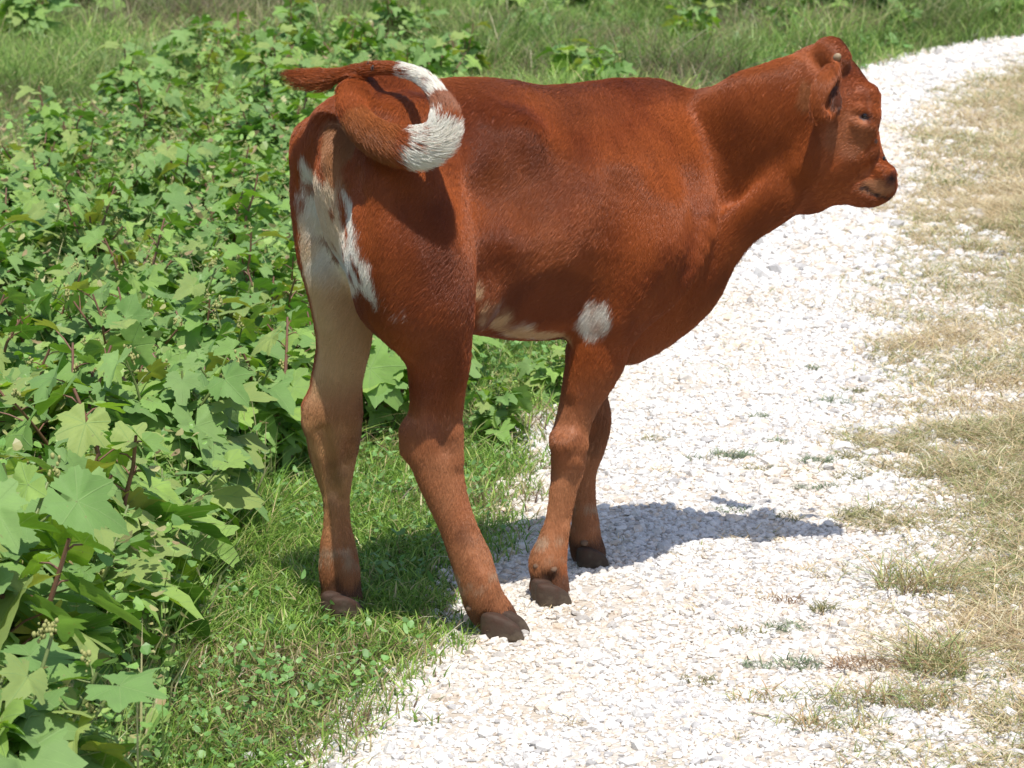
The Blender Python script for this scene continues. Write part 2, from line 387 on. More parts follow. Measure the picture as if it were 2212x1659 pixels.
class LeafBag:
    def __init__(s): s.V, s.F, s.UV, s.C, s.n = [], [], [], [], 0
    def add(s, base, direc, normal, size, col, seed):
        N = 64; ph, r = leaf_outline(N, seed); rr = random.Random(seed*7+1)
        rings = (.0, .38, .72, 1.0)
        fold = rr.uniform(.05, .60); droop = rr.uniform(.05, .8); wav = rr.uniform(.02, .10); wp = rr.uniform(0, 6)
        pts, uv = [[0, 0, 0]], [[.5, .5]]
        for q in rings[1:]:
            x = np.sin(ph)*r*q; y = np.cos(ph)*r*q
            z = fold*np.abs(x) - droop*(y.clip(0)**2)*.8 - .25*np.abs(x)**2 + wav*q*(np.sin(ph*2.3+wp) + .35*np.sin(ph*5.1+2*wp)) + .03*q*np.cos(ph*3.3+wp)
            pts += np.c_[x, y, z].tolist(); uv += np.c_[x*.45+.5, y*.45+.5].tolist()
        pts = np.array(pts)*size
        d = np.array(direc, float); d /= np.linalg.norm(d); nn = np.array(normal, float); nn -= d*np.dot(nn, d); nn /= np.linalg.norm(nn)
        sx = np.cross(d, nn)
        Wp = base + pts[:, :1]*sx + pts[:, 1:2]*d + pts[:, 2:3]*nn
        b = s.n; F = []
        for i in range(N-1): F.append((b, b+1+i, b+2+i, b+2+i))
        tri = np.array([(b, b+1+i, b+2+i) for i in range(N-1)])
        qd = np.array([(b+1+k*N+i, b+1+(k+1)*N+i, b+2+(k+1)*N+i, b+2+k*N+i) for k in range(2) for i in range(N-1)])
        s.V.append(Wp); s.UV.append(np.array(uv)); s.F.append((tri, qd)); s.C.append(np.repeat(np.array([col]), len(Wp), 0)); s.n += len(Wp)
    def build(s, name, mat, parent):
        return np_mesh(name, np.concatenate(s.V), [np.concatenate([f[0] for f in s.F]), np.concatenate([f[1] for f in s.F])], mat, parent,
                       attrs={'Col': np.concatenate(s.C)}, smooth=True, uv=np.concatenate(s.UV))
def leaf_mat():
    m, t, b = new_mat('broad_leaf')
    L = t.links.new
    a = t.nodes.new('ShaderNodeAttribute'); a.attribute_name = 'Col'
    uv = t.nodes.new('ShaderNodeUVMap'); sep = t.nodes.new('ShaderNodeSeparateXYZ'); 
    sub = t.nodes.new('ShaderNodeVectorMath'); sub.operation = 'SUBTRACT'; sub.inputs[1].default_value = (.5, .5, 0)
    L(uv.outputs[0], sub.inputs[0]); L(sub.outputs[0], sep.inputs[0])
    def M(op, x, y=None):
        n = t.nodes.new('ShaderNodeMath'); n.operation = op
        for i, v in enumerate((x, y)):
            if v is None: continue
            if isinstance(v, (int, float)): n.inputs[i].default_value = v
            else: L(v, n.inputs[i])
        return n.outputs[0]
    ax = M('ABSOLUTE', sep.outputs['X']); ang = M('ARCTAN2', ax, sep.outputs['Y'])
    rad = t.nodes.new('ShaderNodeVectorMath'); rad.operation = 'LENGTH'; L(sub.outputs[0], rad.inputs[0])
    v = None
    for c in (0, .91, 1.88):
        dd = M('MULTIPLY', M('ABSOLUTE', M('SUBTRACT', ang, c)), rad.outputs['Value'])
        v = dd if v is None else M('MINIMUM', v, dd)
    vein = M('SUBTRACT', 1.0, M('MINIMUM', M('MULTIPLY', v, 140.0), 1.0))
    # side veins
    sv = M('SUBTRACT', M('MULTIPLY', sep.outputs['Y'], 14.0), M('MULTIPLY', ax, 16.0)); sv = M('ABSOLUTE', M('SUBTRACT', M('FRACT', sv), .5))
    sv = M('MULTIPLY', M('GREATER_THAN', sv, .46), .35)
    vv = M('MAXIMUM', M('MULTIPLY', vein, .8), sv)
    mx = t.nodes.new('ShaderNodeMixRGB'); L(vv, mx.inputs[0]); L(a.outputs['Color'], mx.inputs[1]); mx.inputs[2].default_value = (.30, .44, .16, 1)
    g = t.nodes.new('ShaderNodeNewGeometry'); n = t.nodes.new('ShaderNodeTexNoise'); n.inputs['Scale'].default_value = 38; n.inputs['Detail'].default_value = 4
    tc = t.nodes.new('ShaderNodeTexCoord'); L(tc.outputs['Object'], n.inputs['Vector'])
    mr = t.nodes.new('ShaderNodeMapRange'); mr.inputs['From Min'].default_value = .3; mr.inputs['From Max'].default_value = .7; mr.inputs['To Min'].default_value = .82; mr.inputs['To Max'].default_value = 1.12
    L(n.outputs['Fac'], mr.inputs['Value']); vm = t.nodes.new('ShaderNodeVectorMath'); vm.operation = 'MULTIPLY'; L(mx.outputs[0], vm.inputs[0]); L(mr.outputs[0], vm.inputs[1])
    # small brown flecks
    n3 = t.nodes.new('ShaderNodeTexNoise'); n3.inputs['Scale'].default_value = 90; L(tc.outputs['Object'], n3.inputs['Vector'])
    fk = t.nodes.new('ShaderNodeMixRGB'); L(M('MULTIPLY', M('GREATER_THAN', n3.outputs['Fac'], .72), .8), fk.inputs[0]); L(vm.outputs[0], fk.inputs[1]); fk.inputs[2].default_value = (.30, .22, .09, 1)
    class _O: outputs = [fk.outputs[0]]
    vm = _O
    # paler underside
    bk = t.nodes.new('ShaderNodeMixRGB'); L(M('MULTIPLY', g.outputs['Backfacing'], .6), bk.inputs[0]); L(vm.outputs[0], bk.inputs[1]); bk.inputs[2].default_value = (.24, .38, .14, 1)
    L(bk.outputs[0], b.inputs['Base Color']); b.inputs['Roughness'].default_value = .6; b.inputs['Specular IOR Level'].default_value = .20
    bm = t.nodes.new('ShaderNodeBump'); bm.inputs['Strength'].default_value = .5; bm.inputs['Distance'].default_value = .002; L(M('ADD', n.outputs['Fac'], M('MULTIPLY', vv, -.8)), bm.inputs['Height']); L(bm.outputs[0], b.inputs['Normal'])
    tr = t.nodes.new('ShaderNodeBsdfTranslucent'); tcx = t.nodes.new('ShaderNodeVectorMath'); tcx.operation = 'MULTIPLY'; L(vm.outputs[0], tcx.inputs[0]); tcx.inputs[1].default_value = (1.1, 1.25, .5)
    L(tcx.outputs[0], tr.inputs['Color'])
    ms = t.nodes.new('ShaderNodeMixShader'); ms.inputs[0].default_value = .30; L(b.outputs[0], ms.inputs[1]); L(tr.outputs[0], ms.inputs[2]); L(ms.outputs[0], t.nodes['Material Output'].inputs['Surface'])
    return m
m_leaf = leaf_mat()
m_stem = mat_plain('reddish_stem', (.26, .13, .085), .5)
m_stemg = mat_plain('green_stem', (.20, .26, .08), .5)
m_bud = mat_plain('burr_buds', (.42, .42, .15), .85)

def tube_mesh(name, paths, mat, parent, sides=6):
    V, F, n = [], [], 0
    for pts in paths:
        pts = np.array(pts, float); k = len(pts); p = pts[:, :3]; r = pts[:, 3]
        T = np.gradient(p, axis=0); T /= np.linalg.norm(T, axis=1)[:, None]
        ref = np.array([.3, .9, .2]); A = np.cross(T, ref); A /= np.linalg.norm(A, axis=1)[:, None]; B = np.cross(T, A)
        a = np.linspace(0, 2*math.pi, sides, endpoint=False)
        ring = p[:, None] + r[:, None, None]*(np.cos(a)[None, :, None]*A[:, None] + np.sin(a)[None, :, None]*B[:, None])
        V.append(ring.reshape(-1, 3))
        for i in range(k-1):
            for j in range(sides): F.append((n+i*sides+j, n+i*sides+(j+1) % sides, n+(i+1)*sides+(j+1) % sides, n+(i+1)*sides+j))
        n += k*sides
    return np_mesh(name, np.concatenate(V), [np.array(F)], mat, parent, smooth=True)

LEAFCOL = [(.245, .43, .060), (.34, .53, .068), (.150, .31, .055), (.26, .41, .115), (.41, .57, .080), (.22, .36, .10), (.115, .24, .045), (.42, .44, .10)]
def proto_plant(seed, height, nstem, leaf, spread, lean=(0, 0), nl=9, buds=True):
    R = random.Random(seed)
    root = empty('leafy_weed', (0, 0, 0))
    bag = LeafBag(); stems, pets, buds_at = [], [], []
    for s in range(nstem):
        az = R.uniform(0, 6.283) if nstem > 1 else 0
        outw = R.uniform(.3, 1.0)*spread; hh = height*R.uniform(.65, 1.05)
        b0 = np.array([R.uniform(-.02, .02), R.uniform(-.02, .02), 0])
        dv = np.array([math.cos(az)*outw + lean[0], math.sin(az)*outw + lean[1], 0])
        path = [b0 + dv*(t**1.5) + np.array([0, 0, hh*t*(1-.12*t)]) + np.array([R.uniform(-.006, .006), R.uniform(-.006, .006), 0]) for t in np.linspace(0, 1, 7)]
        stems.append([[*p, .0042*(1-.6*i/6)*(height/.35+.3)] for i, p in enumerate(path)])
        path = np.array(path)
        for i in range(nl):
            t = .12 + .88*(i+R.random()*.6)/nl; t = min(t, 1)
            pos = np.array([np.interp(t, np.linspace(0, 1, 7), path[:, c]) for c in range(3)])
            a = i*2.4 + R.uniform(-.5, .5) + s
            size = leaf*1.14*(1.0 - .55*max(0, t-.45)/.55)*R.choice([.4, .6, .8, .95, 1.1])
            pl = size*R.uniform(.35, .8)
            d = np.array([math.cos(a), math.sin(a), R.uniform(.15, .8)]); d /= np.linalg.norm(d)
            e = pos + d*pl
            pets.append([[*pos, .0016], [*(pos + d*pl*.5 + [0, 0, .004]), .0015], [*e, .0012]])
            ld_ = np.array([d[0], d[1], R.uniform(-.75, .25)])
            nrm = np.array([R.uniform(-.7, .7), R.uniform(-.7, .6)-.25, 1.0])
            c = np.array(R.choice(LEAFCOL))*R.uniform(.8, 1.15)
            bag.add(e, ld_, nrm, size*.74, c, R.randrange(1, 400))
        if buds:
            for _ in range(R.randint(0, 2)): buds_at.append(path[R.choice([4, 5, 6])] + np.array([R.uniform(-.012, .012), R.uniform(-.012, .012), R.uniform(0, .02)]))
    bag.build('foliage', m_leaf, root)
    tube_mesh('stem', stems + pets, m_stemg if seed % 2 else m_stem, root, 5)
    if buds_at:
        v0, f0 = icosa()
        for bp in buds_at:
            V, F = [], []
            for _ in range(16):
                F.append(f0 + 12*len(V)); V.append(v0*R.uniform(.0012, .0032)*np.array([1, 1, 1.6]) + bp + np.array([R.gauss(0, .004), R.gauss(0, .004), R.gauss(0, .006)]))
            np_mesh('bud_cluster', np.concatenate(V), [np.concatenate(F)], m_bud, root, smooth=True)
    return root
def copy_tree(o):
    c = o.copy(); COL.objects.link(c)
    for ch in o.children:
        d = ch.copy(); COL.objects.link(d); d.parent = c
    return c
protos = [proto_plant(i+1, h, ns, lf, sp, nl=nl) for i, (h, ns, lf, sp, nl) in enumerate(
    [(.38, 5, .13, .18, 10), (.44, 4, .12, .15, 11), (.34, 6, .11, .20, 9), (.48, 4, .14, .14, 11), (.30, 5, .10, .18, 9), (.40, 5, .15, .18, 9), (.42, 3, .16, .12, 8), (.36, 7, .09, .2, 10)])]
used = [False]*len(protos)
PLANT_GROUP = 'broad leaved weeds massed on the left of the path'
def put_plant(k, x, y, s, rz, tiltx=0, tilty=0):
    if not used[k]: o = protos[k]; used[k] = True
    else: o = copy_tree(protos[k])
    o.location = (x, y, 0); o.scale = (s, s, s*random.uniform(.85, 1.1)); o.rotation_euler = (tiltx, tilty, rz)
    return o
plants = []
ORD = ['leftmost', 'second from left', 'third from left', 'fourth from left', 'fifth from left', 'sixth from left', 'seventh from left', 'eighth from left', 'ninth from left', 'tenth from left', 'rightmost']
def band(px0, px1, py, n, s0, s1, where, kinds=(0, 1, 2, 3, 4, 5, 6, 7)):
    for i in range(n):
        px = px0 + (px1-px0)*(i+random.uniform(.15, .85))/n; pyy = py + random.uniform(-22, 22)
        g = G(px, pyy); o = put_plant(random.choice(kinds), g[0], g[1], random.uniform(s0, s1), random.uniform(0, 6.28)); plants.append(o)
        od = ORD[10] if (i == n-1 and n > 1) else ORD[i]
        tag(o, 'lobed green weed, %s in the row %s' % (od, where), 'weed', PLANT_GROUP)
bands = [(-140, 190, 1920, 2, 1.1, 1.3, 'at the bottom edge'), (-160, 150, 1730, 3, 1.1, 1.3, 'just above the bottom left corner'), (-120, 190, 1570, 3, 1.05, 1.25, 'left of the short grass'),
         (-110, 320, 1420, 4, 1.0, 1.2, 'level with the calf\'s hind hooves'), (-90, 400, 1285, 4, .95, 1.1, 'level with the hind dewclaws'), (-80, 500, 1155, 5, .9, 1.1, 'level with the hind cannon bones'),
         (-80, 660, 1040, 7, .85, 1.05, 'level with the hocks'), (-60, 860, 950, 9, .8, 1.0, 'just above the hocks'),
         (-60, 1010, 870, 10, .85, 1.05, 'seen between the hind legs'), (-60, 1040, 785, 10, .8, 1.0, 'level with the belly'), (-60, 1000, 700, 10, .75, .95, 'level with the elbow spot'),
         (-60, 1000, 625, 10, .75, .95, 'just below mid thigh'), (-40, 980, 555, 11, .75, .95, 'level with mid thigh'), (20, 960, 490, 10, .75, 1.0, 'level with the white rump'),
         (60, 950, 425, 10, .75, 1.0, 'level with the tail tuft'), (120, 960, 365, 9, .8, 1.0, 'level with the tail loop'), (220, 980, 310, 8, .8, 1.05, 'level with the tail root'),
         (330, 1000, 258, 8, .8, 1.0, 'level with the back'), (400, 1080, 212, 7, .8, 1.0, 'just above the back'), (400, 900, 170, 7, .85, 1.0, 'at the top of the bed'), (600, 930, 125, 3, .9, 1.1, 'farthest back at the top edge')]
for b_ in bands: band(*b_)
for (px, py, k, s, lb) in ((1075, 960, 4, .62, 'low leafy weed with dark lobed leaves between the hind and fore legs'), (1195, 870, 2, .5, 'small pale lobed weed under the belly just behind the fore leg'),
                       (1260, 235, 2, 1.2, 'bright green weed in the grass above the middle of the back'), (1330, 265, 4, 1.1, 'darker small weed showing just over the back line'),
                       (1560, 60, 2, 1.5, 'leafy clump in the far grass left of the head'), (1880, 60, 0, 1.4, 'large leafy clump in the far grass right of the head'),
                       (1790, 52, 2, 1.4, 'leafy clump in the far grass above the head'), (1420, 36, 4, 1.6, 'leafy clump at the top edge over the withers'), (2090, 36, 2, 1.3, 'leafy clump at the top edge beyond the path bend'),
                       (1160, 120, 4, 1.0, 'small weed in the grass above the calf\'s loin'), (1090, 70, 2, 1.2, 'weed in the far grass right of the weed bed'), (1240, 55, 0, 1.1, 'middle sized weed in the far grass above the mid back'), (1680, 95, 4, .9, 'small weed in the grass just left of the poll'),
                       (1950, 88, 4, .8, 'small weed on the grass edge where the path bends'), (60, 110, 3, 1.1, 'weed at the top left corner among dry stems'), (180, 60, 5, 1.2, 'weed in the dry grass above the left end of the bed'), (1500, 120, 2, 1.0, 'low weed in the grass above the neck'), (2170, 60, 4, 1.1, 'weed near the top right corner beyond the path')):
    g = G(px, py); o = put_plant(k, g[0], g[1], s, random.uniform(0, 6.28)); plants.append(o); tag(o, lb, 'weed')
# grass tufts standing alone in the gravel
def tuft(px, py, r, h, nb, cols, lab):
    g = G(px, py); a = rng.uniform(0, 6.283, nb); q = np.sqrt(rng.random(nb))*r
    xy = np.c_[np.cos(a)*q*1.2, np.sin(a)*q*.9]
    nb = int(nb*.6); a, q, xy = a[:nb], q[:nb], xy[:nb]*rng.uniform(.8, 1.5, 2)
    c = mixc(cols, [1/len(cols)]*len(cols), nb, .35)*1.2
    o = blades('grass_tuft', xy, h*rng.uniform(.4, 1.3, nb), np.full(nb, .0022)*rng.uniform(.6, 1.5, nb), rng.uniform(.5, 2.6, nb), c*.9, c, m_dry, .006)
    o.location = (g[0], g[1], 0); tag(o, lab, 'grass tuft', 'grass tufts growing through the gravel')
DG = [(.22, .28, .17), (.28, .32, .20), (.18, .23, .14)]; OL = [(.26, .25, .11), (.34, .31, .15), (.20, .21, .10)]; BR = [(.36, .24, .15), (.28, .18, .11), (.44, .33, .20)]; MX = [(.24, .32, .12), (.48, .42, .22), (.36, .36, .16), (.40, .27, .15)]
for t_ in [(1497, 998, .022, .016, 90, DG, 'small dark tuft left of the widest dark tuft behind the head shadow'), (1579, 992, .048, .020, 300, DG, 'widest low dark green tuft on the gravel beyond the head shadow'),
          (1769, 1004, .040, .018, 220, DG, 'low dark tuft right of the widest one beyond the head shadow'), (1831, 998, .026, .022, 120, OL, 'olive tuft touching the right end of a low dark tuft'),
          (1654, 1023, .030, .014, 110, OL, 'thin olive tuft just below the widest dark tuft'), (1842, 1038, .042, .018, 200, OL, 'long olive tuft near the dry verge above the head shadow tip'),
          (1768, 1060, .034, .015, 160, DG, 'thin dark tuft between the olive tuft and the shadow tip'), (1587, 1108, .030, .012, 120, DG, 'thin dark tuft at the edge of the ear shadow'),
          (1852, 1122, .032, .022, 200, OL, 'olive tuft just above the tip of the head shadow'), (1699, 1126, .030, .016, 90, OL, 'faint straw tuft above the middle of the head shadow'),
          (1678, 962, .022, .016, 100, DG, 'small dark tuft level with the fore knees'), (1641, 907, .018, .014, 80, DG, 'tiny grey green tuft above the fore knee level'),
          (1798, 873, .034, .018, 200, DG, 'dark flat tuft right of the far fore leg top'), (1850, 852, .034, .018, 160, OL, 'olive tuft above the dark flat tuft near the verge'), (1757, 802, .020, .014, 90, DG, 'small dark tuft level with the brisket'),
          (1412, 955, .026, .020, 110, MX, 'straw and green tuft just right of the far fore knee'), (1699, 1306, .022, .016, 90, BR, 'brown tuft below the head shadow'), (1778, 1326, .026, .020, 150, OL, 'round olive tuft beside a white stone below the head shadow'),
          (1699, 1364, .034, .014, 150, DG, 'flat grey green tuft right of the hind hoof level'), (1612, 1374, .028, .014, 90, OL, 'thin olive tuft left of the flat grey green one'),
          (1732, 1443, .032, .018, 200, DG, 'dark green tuft left of the brown clump'), (1645, 1446, .024, .014, 110, DG, 'thin dark tuft left of the dark green tuft'),
          (1873, 1446, .050, .022, 330, BR, 'dead brown clump on the gravel near the verge'), (1509, 1482, .026, .014, 90, OL, 'small olive tuft below and right of the nearest hoof'),
          (1658, 1517, .048, .026, 150, MX, 'loose yellow green tuft below the thin dark tuft'), (1815, 1527, .052, .045, 190, MX, 'tall loose tuft below the dead brown clump'), (1795, 1575, .055, .030, 260, MX, 'spreading brown and green tuft near the bottom edge'),
          (1968, 1526, .055, .045, 420, MX, 'dense straw tuft at the verge near the bottom'), (1975, 1275, .055, .075, 420, MX, 'tall upright green and straw tuft at the verge'), (2022, 1452, .055, .080, 460, MX, 'tallest straw tuft on the verge below the upright green one')]: tuft(*t_)
for k, u in enumerate(used):
    if not u: g = G(300, 1250); o = put_plant(k, g[0]-.3, g[1], 1, 0); tag(o, 'odd weed standing low in the bed', 'weed')

# ------------------------------------------------------------------ CALF
TH = math.radians(42)
E = np.array([-.250, 5.20, 0.0])                # ground point below the tail head
U = np.array([math.cos(TH), math.sin(TH), 0]); NL = np.array([-math.sin(TH), math.cos(TH), 0]); ZZ = np.array([0, 0, 1.])
R3 = np.stack([U, NL, ZZ])                      # world -> local
def loc(p): return R3 @ (np.asarray(p) - E)
def LP(px, py, Y): return loc(P(px, py, Y+.10))
def toW(p): return E + p @ R3
VX = .0052
lo = np.array([-.20, -.46, -.01]); hi = np.array([1.16, .26, 1.10])
dims = np.ceil((hi-lo)/VX).astype(int)
GRID = np.full(dims, 1.0, np.float32)
ax = [lo[i] + VX*np.arange(dims[i], dtype=np.float32) for i in range(3)]
def box_idx(mn, mx, pad):
    a = np.clip(np.floor((mn-pad-lo)/VX).astype(int), 0, dims-1); b = np.clip(np.ceil((mx+pad-lo)/VX).astype(int)+1, 1, dims)
    return a, b
def catmull(pts, sub):
    pts = np.array(pts, float); n = len(pts); out = []
    ext = np.vstack([2*pts[0]-pts[1], pts, 2*pts[-1]-pts[-2]])
    for i in range(n-1):
        p0, p1, p2, p3 = ext[i:i+4]
        for t in np.linspace(0, 1, sub, endpoint=False):
            out.append(.5*((2*p1) + (-p0+p2)*t + (2*p0-5*p1+4*p2-p3)*t*t + (-p0+3*p1-3*p2+p3)*t**3))
    out.append(pts[-1]); return np.array(out)
def tube_field(pts, lat, sub=4, pad=.07):
    """pts (x,y,z,a,b): b along lat, a perpendicular.  returns (slices, field)"""
    c = catmull(pts, sub) if len(pts) > 2 else np.array(pts, float)
    c[:, 3:5] = np.maximum(c[:, 3:5], .004)
    r = c[:, 3:5].max(1)
    mn = (c[:, :3]-r[:, None]).min(0); mx = (c[:, :3]+r[:, None]).max(0)
    A, B = box_idx(mn, mx, pad)
    F = np.full(B-A, 1.0, np.float32)
    lat = np.array(lat, float)
    for i in range(len(c)-1):
        p, q = c[i, :3], c[i+1, :3]; rr = max(r[i], r[i+1])
        a_, b_ = box_idx(np.minimum(p, q)-rr, np.maximum(p, q)+rr, pad)
        a_ = np.maximum(a_, A); b_ = np.minimum(b_, B)
        if np.any(b_ <= a_): continue
        X = ax[0][a_[0]:b_[0], None, None]; Y = ax[1][None, a_[1]:b_[1], None]; Z = ax[2][None, None, a_[2]:b_[2]]
        T = q-p; Ln = np.linalg.norm(T); T = T/Ln
        D1 = lat - T*np.dot(lat, T); D1 /= np.linalg.norm(D1); D2 = np.cross(T, D1)
        dx, dy, dz = X-np.float32(p[0]), Y-np.float32(p[1]), Z-np.float32(p[2])
        l = (dx*T[0]+dy*T[1]+dz*T[2]).astype(np.float32)
        u = (dx*D1[0]+dy*D1[1]+dz*D1[2]); v = (dx*D2[0]+dy*D2[1]+dz*D2[2])
        t = np.clip(l/Ln, 0, 1); le = l - t*Ln
        ra = c[i, 3]*(1-t)+c[i+1, 3]*t; rb = c[i, 4]*(1-t)+c[i+1, 4]*t
        nrm = np.sqrt((u/rb)**2 + (v/ra)**2 + (le/np.minimum(ra, rb))**2) + 1e-6
        dl_ = np.sqrt(u*u+v*v+le*le)
        d = np.where(nrm > .3, dl_*(1-1/nrm), -np.minimum(ra, rb)*.7)
        sl = tuple(slice(a_[k]-A[k], b_[k]-A[k]) for k in range(3))
        F[sl] = np.minimum(F[sl], d)
    return tuple(slice(A[k], B[k]) for k in range(3)), F
def union(sl, F, k):
    g = GRID[sl]; h = np.maximum(k - np.abs(g-F), 0)/k
    GRID[sl] = np.minimum(g, F) - h*h*k*.25
def carve(sl, F, k):
    g = -GRID[sl]; h = np.maximum(k - np.abs(g-F), 0)/k
    GRID[sl] = -(np.minimum(g, F) - h*h*k*.25)
def tube(pts, lat=(0, 1, 0), k=.03, sub=3): union(*tube_field(pts, lat, sub), k)
def groove(pts, lat=(0, 1, 0), k=.02, sub=3): carve(*tube_field(pts, lat, sub), k)
PXM = FPX
def leg(pts, ratio_default=.8, k=.03, sub=5):
    """pts (px,py,Y,halfwidth_px[,ratio lateral/foreaft])"""
    out = []
    for q in pts:
        w = q[3]*(q[2]+.1)/FPX*(.94 if 820 < q[1] < 1150 else 1.0); ra = q[4] if len(q) > 4 else ratio_default
        a = w/math.sqrt(math.cos(TH)**2 + (ra*math.sin(TH))**2)
        out.append([*LP(q[0], q[1], q[2]), a, a*ra])
    tube(out, (0, 1, 0), k, sub)
HEADLAT = R3 @ np.array([-.25, .97, 0.0])       # lateral axis of the head (it points along +X, a little away)
def headt(pts, ratio=.8, k=.025, sub=6, lat=None):
    out = []
    for q in pts:
        w = q[3]*q[2]/FPX; ra = q[4] if len(q) > 4 else ratio
        out.append([*LP(q[0], q[1], q[2]+hy(q[0])), w, w*ra])
    tube(out, HEADLAT if lat is None else lat, k, sub)

# trunk : stations along local x : (s, y offset, ztop, zbot, half width)
T = [(-.005, 0, .905, .76, .080), (.035, 0, .945, .69, .112), (.09, 0, .966, .62, .138), (.17, 0, .972, .55, .150), (.27, 0, .962, .530, .148),
     (.37, 0, .945, .505, .160), (.47, 0, .938, .495, .168), (.57, 0, .940, .475, .155), (.66, 0, .935, .455, .135), (.71, -.005, .918, .50, .106), (.745, -.01, .89, .60, .078)]
tube([(s, y, (zt+zb)/2, (zt-zb)/2, hw) for s, y, zt, zb, hw in [(a*1.02, b*1.02, 1.5-(1.5-c)*1.019, 1.5-(1.5-d)*1.019, e*1.02) for a, b, c, d, e in T]], (0, 1, 0), .03, 7)
# backbone ridge, hook bones
tube([(.10, 0, .914, .035, .045), (.25, 0, .918, .032, .045), (.42, 0, .897, .030, .04), (.60, 0, .901, .03, .03), (.70, 0, .889, .03, .03)], k=.05)
leg([(855, 208, 5.17, 52, .9), (815, 214, 5.13, 50, .9)], k=.05)
tube([(.21, -.108, .866, .032, .026), (.26, -.104, .860, .03, .026)], k=.07); tube([(.22, .125, .872, .032, .026), (.25, .120, .866, .03, .026)], k=.06)
leg([(752, 262, 5.16, 80, .6), (724, 320, 5.20, 84, .6)], k=.05)      # left pin and rump
def hy(px): return -.11*min(1.0, max(0.0, (px-1450)/250.0))
# neck
neck = [(1450, 395, 5.62, 200, .62), (1530, 370, 5.64, 190, .55), (1610, 335, 5.64, 180, .48), (1690, 285, 5.64, 168, .45), (1750, 250, 5.63, 140, .5), (1790, 250, 5.63, 115, .6)]
headt(neck, k=.04, sub=10, lat=R3 @ np.array([-.35, .93, 0]))
# dewlap and brisket
headt([(1745, 400, 5.62, 60, .6), (1680, 430, 5.60, 48, .5), (1606, 492, 5.58, 44, .5), (1530, 566, 5.56, 48, .45), (1455, 634, 5.55, 52, .6), (1392, 692, 5.53, 60, .8), (1352, 735, 5.50, 53, .8)], k=.05, sub=7, lat=R3 @ np.array([-.5, .86, 0]))
# right shoulder blade and upper arm
leg([(1400, 260, 5.50, 60, .35), (1420, 380, 5.44, 85, .42), (1440, 480, 5.41, 95, .5), (1400, 590, 5.36, 92, .6), (1330, 670, 5.34, 72, .62)], k=.045)
# left shoulder
leg([(1470, 380, 5.70, 72, .45), (1455, 500, 5.70, 74, .5), (1400, 600, 5.67, 68, .6), (1330, 690, 5.62, 58, .7)], k=.05)
# right fore leg
leg([(1345, 620, 5.37, 80, .6), (1308, 700, 5.36, 74, .62), (1283, 790, 5.36, 62, .72), (1252, 870, 5.36, 46, .8), (1233, 940, 5.36, 40, .9), (1228, 1000, 5.36, 39, .9),
     (1217, 1060, 5.35, 31, .85), (1207, 1120, 5.345, 29, .85), (1195, 1170, 5.34, 33, .95), (1184, 1212, 5.335, 41, 1.0), (1186, 1242, 5.335, 40, 1.0), (1187, 1270, 5.335, 43, 1.0), (1190, 1286, 5.335, 40, 1.0)], k=.025)
# left fore leg
leg([(1330, 660, 5.62, 62, .7), (1275, 760, 5.58, 52, .8), (1272, 840, 5.58, 42, .8), (1283, 905, 5.58, 40, .9), (1275, 960, 5.58, 36, .9), (1262, 1020, 5.58, 28, .85),
     (1262, 1085, 5.58, 27, .85), (1265, 1130, 5.58, 31, .95), (1264, 1160, 5.58, 34, 1.0), (1270, 1190, 5.58, 37, 1.0), (1275, 1204, 5.58, 34, 1.0)], k=.025)
# right hind leg
leg([(890, 260, 5.07, 105, .45), (900, 380, 5.05, 135, .5), (915, 500, 5.03, 135, .5), (925, 610, 5.03, 118, .52), (940, 700, 5.04, 88, .6), (950, 780, 5.06, 68, .68), (947, 850, 5.08, 60, .7),
     (940, 910, 5.09, 62, .66), (938, 960, 5.09, 63, .6), (948, 1015, 5.09, 55, .62), (968, 1080, 5.09, 45, .72), (990, 1140, 5.09, 41, .8), (1018, 1210, 5.09, 43, .85),
     (1034, 1262, 5.09, 43, .9), (1046, 1298, 5.10, 44, .9), (1070, 1334, 5.115, 45, .95), (1084, 1354, 5.12, 41, .95)], k=.03)
# left hind leg
leg([(720, 300, 5.22, 80, .5), (712, 420, 5.22, 80, .55), (722, 540, 5.22, 76, .6), (738, 640, 5.22, 68, .7), (742, 740, 5.23, 57, .75), (728, 820, 5.24, 54, .75), (722, 890, 5.25, 64, .65), (722, 950, 5.26, 60, .65),
     (722, 1010, 5.27, 46, .75), (726, 1070, 5.27, 31, .85), (728, 1130, 5.27, 30, .85), (730, 1180, 5.27, 38, .95), (733, 1230, 5.27, 44, 1.0), (736, 1265, 5.27, 43, 1.0), (738, 1298, 5.27, 46, 1.0), (738, 1316, 5.27, 43, 1.0)], k=.03)
# hocks : point of hock standing out backward
leg([(893, 930, 5.075, 27, .8), (890, 965, 5.075, 24, .8)], k=.03); leg([(685, 880, 5.235, 27, .8), (683, 905, 5.235, 24, .8)], k=.03)
# fore knees
leg([(1222, 950, 5.33, 26), (1222, 985, 5.33, 26)], k=.03)
# flank fold
leg([(1035, 560, 5.13, 28, .3), (1040, 640, 5.13, 30, .3), (1030, 700, 5.14, 22, .3)], k=.04)
